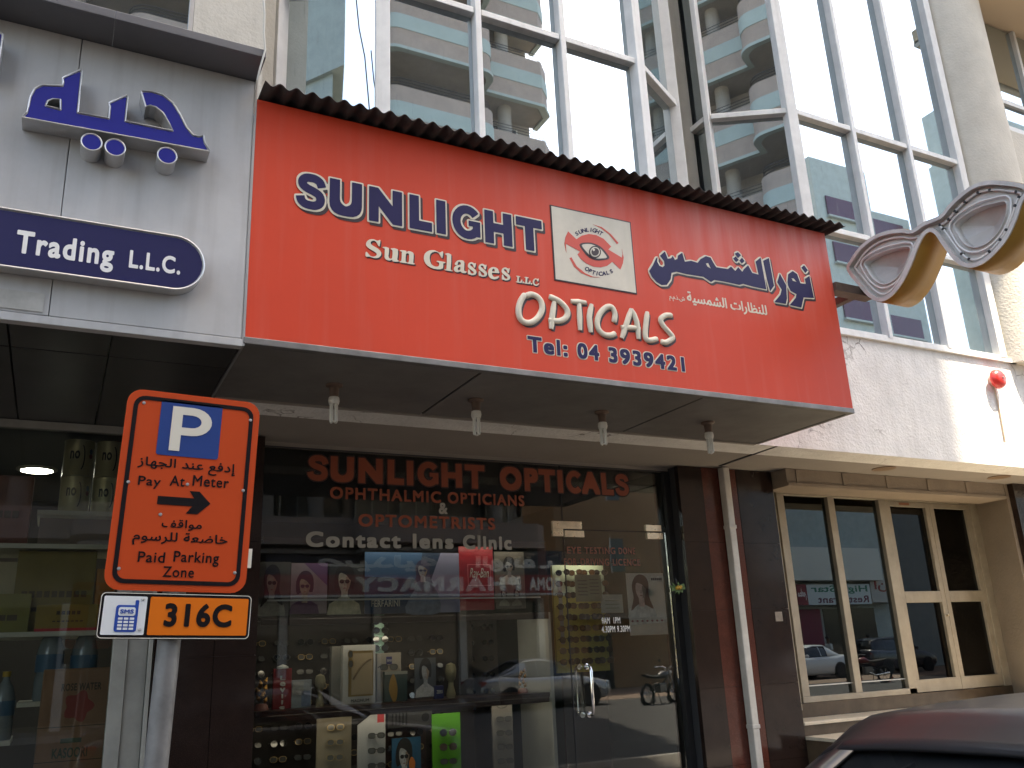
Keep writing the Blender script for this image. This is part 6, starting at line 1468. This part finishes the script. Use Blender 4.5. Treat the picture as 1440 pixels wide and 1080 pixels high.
# ------------------------------------------------------------------ people across the street
def person(label, loc, rz, shirt, trousers, skin=(.16, .09, .055)):
    t = thing('person', label, 'person', loc, 'people across the street', rz)
    J = [((0, 0, .95), .125), ((0, 0, 1.12), .115), ((0, 0, 1.32), .14), ((0, 0, 1.44), .10), ((0, 0, 1.52), .052), ((0, -.01, 1.60), .075), ((0, -.012, 1.69), .085), ((0, -.005, 1.76), .06)]
    Eg = [(i, i+1) for i in range(7)]
    def chain(root, pts):
        k = root
        for p, r in pts: J.append((p, r)); Eg.append((k, len(J)-1)); k = len(J)-1
        return k
    for s in (-1, 1):
        chain(0, [((s*.09, 0, .86), .095), ((s*.10, -.06*s, .5), .065), ((s*.10, .04*s, .27), .05), ((s*.10, .06*s-.0, .08), .04), ((s*.10, -.1+.06*s, .04), .035)])
        h = chain(3, [((s*.17, 0, 1.41), .06), ((s*.24, .02, 1.15), .042), ((s*.23, -.08, .93), .032), ((s*.23, -.11, .87), .03)])
        for k in range(4): chain(h, [((s*(.21+.014*k), -.13-.004*k, .82), .009), ((s*(.21+.013*k), -.125, .785-.006*abs(k-1.5)), .008)])
        chain(h, [((s*.20, -.14, .85), .010), ((s*.19, -.15, .82), .008)])
    me = bpy.data.meshes.new('body'); me.from_pydata([j[0] for j in J], Eg, []); ob = bpy.data.objects.new('body', me); col.objects.link(ob); ob.parent = t; WLOC[ob] = Vector(loc)
    md = ob.modifiers.new('skin', 'SKIN'); md.use_smooth_shade = True
    for v, (p, r) in zip(me.skin_vertices[0].data, J): v.radius = (r, r)
    me.skin_vertices[0].data[0].use_root = True
    ss = ob.modifiers.new('s', 'SUBSURF'); ss.levels = 1; ss.render_levels = 1
    me.materials.append(mat('skin_%d' % int(loc[0]*10), skin, .6))
    sm = mat('shirt_%d' % int(loc[0]*10), shirt, .8); tm = mat('trousers_%d' % int(loc[0]*10), trousers, .8); hm = mat('black_hair', (.01, .009, .008), .6)
    # clothes: loose shells round torso, sleeves and legs
    def ring(c, rx, ry, n=14): return [(c[0]+rx*math.cos(q), c[1]+ry*math.sin(q), c[2]) for q in np.linspace(0, 2*math.pi, n, endpoint=False)]
    MB().sweep([ring((0, 0, .86), .175, .125), ring((0, 0, 1.1), .17, .12), ring((0, 0, 1.32), .20, .13), ring((0, 0, 1.43), .17, .105), ring((0, 0, 1.49), .07, .065)]).build('shirt', sm, t, smooth=True, local=True)
    for s in (-1, 1):
        MB().tube([(s*.15, 0, 1.42), (s*.21, .01, 1.3), (s*.24, .02, 1.17)], [.08, .07, .062], 12).build('sleeve', sm, t, smooth=True, local=True)
        MB().tube([(s*.085, 0, .93), (s*.10, -.06*s, .5), (s*.10, .04*s, .27), (s*.10, .06*s, .1)], [.115, .085, .072, .068], 12).build('trouser_leg', tm, t, smooth=True, local=True)
        MB().obox((s*.10, -.03+.06*s, .035), (.045, 0, 0), (0, .12, 0), (0, 0, .035)).build('shoe', M_black, t, local=True, bevel=.02)
        MB().lathe([(0, -.02), (.018, 0), (0, .02)], (s*.086, 0, 1.67), (0, 0, 1), n=8).build('ear', me.materials[0], t, smooth=True, local=True)
        MB().lathe([(0, -.008), (.010, 0), (0, .008)], (s*.03, -.085, 1.685), (0, 0, 1), n=8).build('eye', M_black, t, smooth=True, local=True)
    MB().lathe([(.094, 0), (.098, .05), (.085, .1), (.05, .13), (0, .14)], (0, .018, 1.68), n=18).build('hair', hm, t, smooth=True, local=True)
    MB().lathe([(.012, 0), (.014, .02), (.006, .045)], (0, -.092, 1.635), (0, .2, 1), n=8).build('nose', me.materials[0], t, smooth=True, local=True)
    MB().obox((0, -.083, 1.605), (.022, 0, 0), (0, .004, 0), (0, 0, .005)).build('mouth', mat('lips', (.14, .05, .04), .6), t, local=True)
    return t
person('person in a pale T-shirt with a shoulder strap mirrored behind the white saloon', (33.2, -18.6, 0), R(100), (.6, .66, .66), (.20, .16, .12))
person('person in a pale blue shirt mirrored behind the dark off-roader', (36.4, -19.0, 0), R(200), (.36, .42, .55), (.05, .05, .07))

# ------------------------------------------------------------------ opposite building with banded balconies
M_band = stucco('pinkish_render', (.35, .275, .235), stain=.2, stc=(.24, .2, .18)); M_stripe = mat('grey_green_stripe', (.34, .40, .38), .8, var=.12, vs=2)
M_wallA = stucco('grey_brown_render', (.30, .27, .24), stain=.15, stc=(.2, .18, .16)); M_winA = mat('dark_window', (.02, .026, .03), .06, spec=.8); M_frA = mat('pale_frame', (.6, .62, .6), .5)  # grey-brown wall render, dark windows, pale frames
A = thing('apartment_building', 'tall apartment block with banded balconies mirrored in the bay windows', 'building', (4, -18, .15))
XA0, XA1, YA = -9.0, 15.4, -14.0
bx('main_wall', (XA0, XA1-.3, -30, -15.5, 5.0, 33), M_wallA, A)
bul = [(-6.5, -2.4), (.2, 4.6), (8.2, 12.4)]
def plan(off):
    P = [(XA0-off, -15.5), (XA0-off, YA+off)]
    for a, b in bul:
        r = .55; f = YA+1.05+off; a -= off; b += off
        P += [(a, YA+off)]+[(a+r-r*math.cos(q), f-r+r*math.sin(q)) for q in np.linspace(0, math.pi/2, 6)]+[(b-r+r*math.sin(q), f-r+r*math.cos(q)) for q in np.linspace(0, math.pi/2, 6)]+[(b, YA+off)]
    return P+[(XA1-.5+off, YA+off), (XA1+off, YA-.5+off), (XA1+off, -15.5)]
def band(nm, z0, z1, off, th, mt):
    o, i = plan(off), plan(off-th)
    n = len(o); mb = MB(); mb.add([(x, y, z0) for x, y in o]+[(x, y, z1) for x, y in o]+[(x, y, z0) for x, y in i]+[(x, y, z1) for x, y in i],
        [q for k in range(n-1) for q in ((k, k+1, n+k+1, n+k), (2*n+k, 3*n+k, 3*n+k+1, 2*n+k+1), (n+k, n+k+1, 3*n+k+1, 3*n+k), (k, 2*n+k, 2*n+k+1, k+1))])
    return mb.build(nm, mt, A, smooth=30)
tops = [5.95+3.55*k for k in range(8)]
for k, zt in enumerate(tops):
    zb = zt-(2.0 if k else .85)
    band('parapet', zb, zt, 0, .16, M_band)
    if k: band('parapet_stripe', zt-1.22, zt-.62, .02, .019, M_stripe); band('parapet_ledge', zb-.07, zb+.05, .06, .2, M_stripe)
    MB().prism(plan(-.17), lambda u, v, z=zt-1.1: (u, v, z), lambda u, v, z=zt-.98: (u, v, z)).build('floor_slab', M_wallA, A)
    MB().prism(plan(-.17), lambda u, v, z=zb: (u, v, z), lambda u, v, z=zb+.1: (u, v, z)).build('balcony_soffit', M_wallA, A)
    if k: 
        for j in range(3): MB().tube([(x, y, zt+.12+.12*j) for x, y in plan(-.08)], .014, 5).build('railing', M_black, A)
    for x in (7.2, 13.6, 5.6, -1.2, -7.6): MB().lathe([(.27, zt-.98), (.27, zt+1.55)], (x, -14.75, 0), n=16).build('column', M_wallA, A, smooth=True)
    for x in (9.3, 10.9, 1.2, 3.0, 13.9, 6.2, -5.4, -3.8):
        w = bx('window', (x-.55, x+.55, -15.5, -15.44, zt-.7, zt+1.2), M_winA, A)
        for q in ((x-.6, x-.55, zt-.75, zt+1.25), (x+.55, x+.6, zt-.75, zt+1.25), (x-.03, x+.03, zt-.7, zt+1.2)): bx('window_frame', (q[0], q[1], -15.45, -15.40, q[2], q[3]), M_frA, w)
        bx('window_frame', (x-.55, x+.55, -15.45, -15.40, zt+1.2, zt+1.25), M_frA, w)
bx('added_upper_storeys', (XA0, 14.4, -30, -15.5, 33.4, 50.45), M_wallA, A); bx('added_top_storey', (XA0, 15.9, -30, -15.5, 50.45, 60), M_wallA, A)  # unseen added storeys; height and wider top shape sun on wall and steps
bx('roof_slab', (XA0-.2, XA1+.1, -30, YA+1.0, 33, 33.4), M_wallA, A)
bx('shop_wall', (XA0, XA1, -30, -15.6, .15, 5.0), M_wallA, A)
for i in range(8):
    x = XA0+.4+i*3.05; s_ = bx('shop_window', (x, x+2.7, -15.6, -15.5, .3, 3.4), M_winA, A); bx('shop_post', (x+2.7, x+2.95, -15.6, -15.3, .15, 3.5), M_frA, s_)
# pharmacy sign on its front
t = thing('pharmacy_sign', 'long blue and red pharmacy sign mirrored in the shop glass', 'sign', (10, -14.3, 3.55))
Mpb = mat('pharmacy_blue', (.03, .035, .06), .4); Mpr = mat('pharmacy_red', (.26, .02, .035), .4)
bx('blue_band', (5.6, 16.0, -15.4, -14.3, 4.22, 5.06), Mpb, t); bx('red_band', (5.6, 16.0, -15.4, -14.302, 3.60, 4.219), Mpr, t); bx('light_trim', (5.6, 16.0, -14.4, -14.22, 3.53, 3.598), M_frA, t)
for x in (6, 11, 15.8): bx('sign_bracket', (x-.1, x+.1, -15.6, -15.401, 4, 4.6), M_steel, t)
letters('pharmacy_lettering', 'PHARMACY', (8.4, 3.68, 14.3, 4.16), -14.296, M_lw, t, w=.06, sp=.05, flip=True, depth=.004, back=-1)
letters('name_lettering', 'ROMA', (14.62, 3.68, 15.85, 4.14), -14.296, M_lw, t, w=.05, flip=True, depth=.004, back=-1)
letters('arabic_lettering', 'صيدلية', (7.2, 4.32, 11.2, 4.95), -14.296, M_lw, t, w=.04, flip=True, depth=.004, back=-1)
letters('arabic_lettering', 'الهاتف', (12.6, 4.32, 15.6, 4.95), -14.296, M_lw, t, w=.04, flip=True, depth=.004, back=-1)
# neighbouring tower far to the left with stepped overhangs
Lb = thing('stepped_tower', 'grey-green tower with stepped overhanging corner mirrored in the first bay pane', 'building', (-24, -20, 0))
M_teal = stucco('grey_green_render', (.26, .31, .31), stain=.25, stc=(.16, .19, .19))
for xr_, yf_, z0_, z1_ in ((-19.5, -15.2, 0, 24.4), (-16.1, -14.4, 24.4, 25.7), (-15.3, -14.2, 25.7, 33), (-16, -13.8, 33, 40)):
    MB().prism([(-34, -18), (xr_-3.4, -18), (xr_, yf_), (-34, yf_)], lambda u, v, z=z0_: (u, v, z), lambda u, v, z=z1_: (u, v, z)).build('storey_block', M_teal, Lb)
for z in (6, 10, 14, 18): 
    for x in (-30, -26, -22): bx('window', (x, x+1.6, -15.22, -15.18, z, z+1.5), M_winA, Lb)
# brown house and white block beyond the parking area
Cb = thing('brown_house', 'plain brown rendered house mirrored in the glass door', 'building', (24, -26, 0))
bx('wall', (19.6, 29.6, -34, -21, 0, 11.5), mat('brown_render', (.34, .22, .13), .9, var=.2, vs=1), Cb); bx('parapet', (19.5, 29.7, -34.1, -20.9, 11.5, 11.8), MATS['brown_render'], Cb)
for x, z in ((22.5, 5.0), (25.6, 5.0), (22.5, 8.3), (25.6, 8.3), (27.8, 5.0)): w = bx('window', (x, x+.7, -21.02, -20.98, z, z+1.5), M_winA, Cb); bx('window_frame', (x-.06, x, -21.04, -20.96, z-.06, z+1.56), M_frA, w)
bx('shop_door', (21, 22.2, -21.03, -20.97, 0, 2.3), M_winA, Cb); bx('canopy', (20.2, 29, -21, -20.2, 2.9, 3.1), M_tan, Cb)
Bb = thing('white_block', 'grey-white apartment block with maroon window bands mirrored in the right bay', 'building', (44, -28, 0))
M_bw = stucco('grey_white_render', (.40, .46, .45), stain=.2, stc=(.28, .32, .32)); M_mar = mat('maroon_glass', (.08, .02, .04), .15)
for d_ in ((30.5, 47, -30, -21.6, 0, 10.5), (37.6, 42.3, -25, -21.5, 10.5, 29.3), (42.3, 47, -26, -22.5, 10.5, 27.4), (50.5, 62, -22.5, -20, 0, 36), (49.4, 62, -22, -19.6, 28, 31.5)): bx('storey_block', d_, M_bw, Bb)
for z in (12, 15.5, 19, 22.5, 25.5):
    for x in (38.4, 43.0): w = bx('window_band', (x, x+3.2, -21.47 if x < 40 else -22.47, -21.4 if x < 40 else -22.4, z, z+1.3), M_mar, Bb); bx('window_sill', (x-.1, x+3.3, -21.45 if x < 40 else -22.45, -21.25 if x < 40 else -22.25, z-.12, z-.01), M_bw, w)
bx('blue_panel', (49.4, 51.2, -19.95, -19.55, 33, 38.5), mat('blue_cladding', (.05, .2, .5), .4), Bb)
bx('blue_panel', (50.0, 52.4, -20.1, -19.7, 14, 20), MATS['blue_cladding'], Bb)
bx('canopy', (30.6, 40, -21.6, -20.6, 4.6, 6.3), mat('white_canopy', (.62, .64, .6), .5), Bb); bx('shop_window', (31.2, 33.5, -21.62, -21.55, .1, 3.2), M_winA, Bb); bx('red_shutter', (33.7, 36, -21.62, -21.55, .1, 3.2), mat('maroon_shutter', (.2, .02, .05), .5), Bb); bx('shop_window', (36.2, 40, -21.62, -21.55, .1, 3.2), M_winA, Bb)
t = thing('restaurant_sign', 'white and red restaurant sign mirrored in the tinted side light', 'sign', (36.50, -20.9, 3.4))
bx('sign_box', (33.90, 39.20, -21.58, -20.9, 3.38, 4.42), mat('white_sign_face', (.6, .68, .7), .4), t); bx('red_end', (33.88, 34.60, -21.0, -20.89, 3.381, 4.419), Mpr, t)  # plain white sign face with a red end
letters('name_lettering', 'High Star', (34.90, 3.92, 39.00, 4.36), -20.895, mat('green_letters', (.03, .22, .14), .4), t, w=.02, flip=True, depth=.004, back=-1)
letters('kind_lettering', 'Restaurant', (35.30, 3.46, 39.00, 3.82), -20.895, mat('maroon_letters', (.16, .03, .07), .4), t, w=.02, flip=True, depth=.004, back=-1)
letters('arabic_lettering', 'مطعم', (33.95, 3.6, 34.50, 4.2), -20.887, M_lw, t, w=.02, flip=True, depth=.004, back=-1)
t = thing('corner_sign', 'pale Arabic shop sign mirrored beside the restaurant sign', 'sign', (40.20, -20.9, 3.5)); bx('sign_box', (39.30, 41.20, -21.58, -20.92, 3.45, 4.95), mat('pale_sign', (.45, .45, .42), .5), t)
letters('arabic_lettering', 'ان', (39.60, 4.0, 40.60, 4.6), -20.915, mat('red_letters', (.3, .04, .04), .4), t, w=.03, flip=True, depth=.004, back=-1)
# the row goes on along our own side, out of the picture
X1b = thing('far_right_building', 'plain rendered building continuing the row on the right', 'building', (24, 9, .15)); bx('wall', (16.2, 34, 5.6, 14, .15, 14), M_column, X1b)
X2b = thing('far_left_building', 'plain rendered building continuing the row on the left', 'building', (-20, 9, .15)); bx('wall', (-34, -14.2, 5.0, 14, .15, 13), M_beige, X2b)
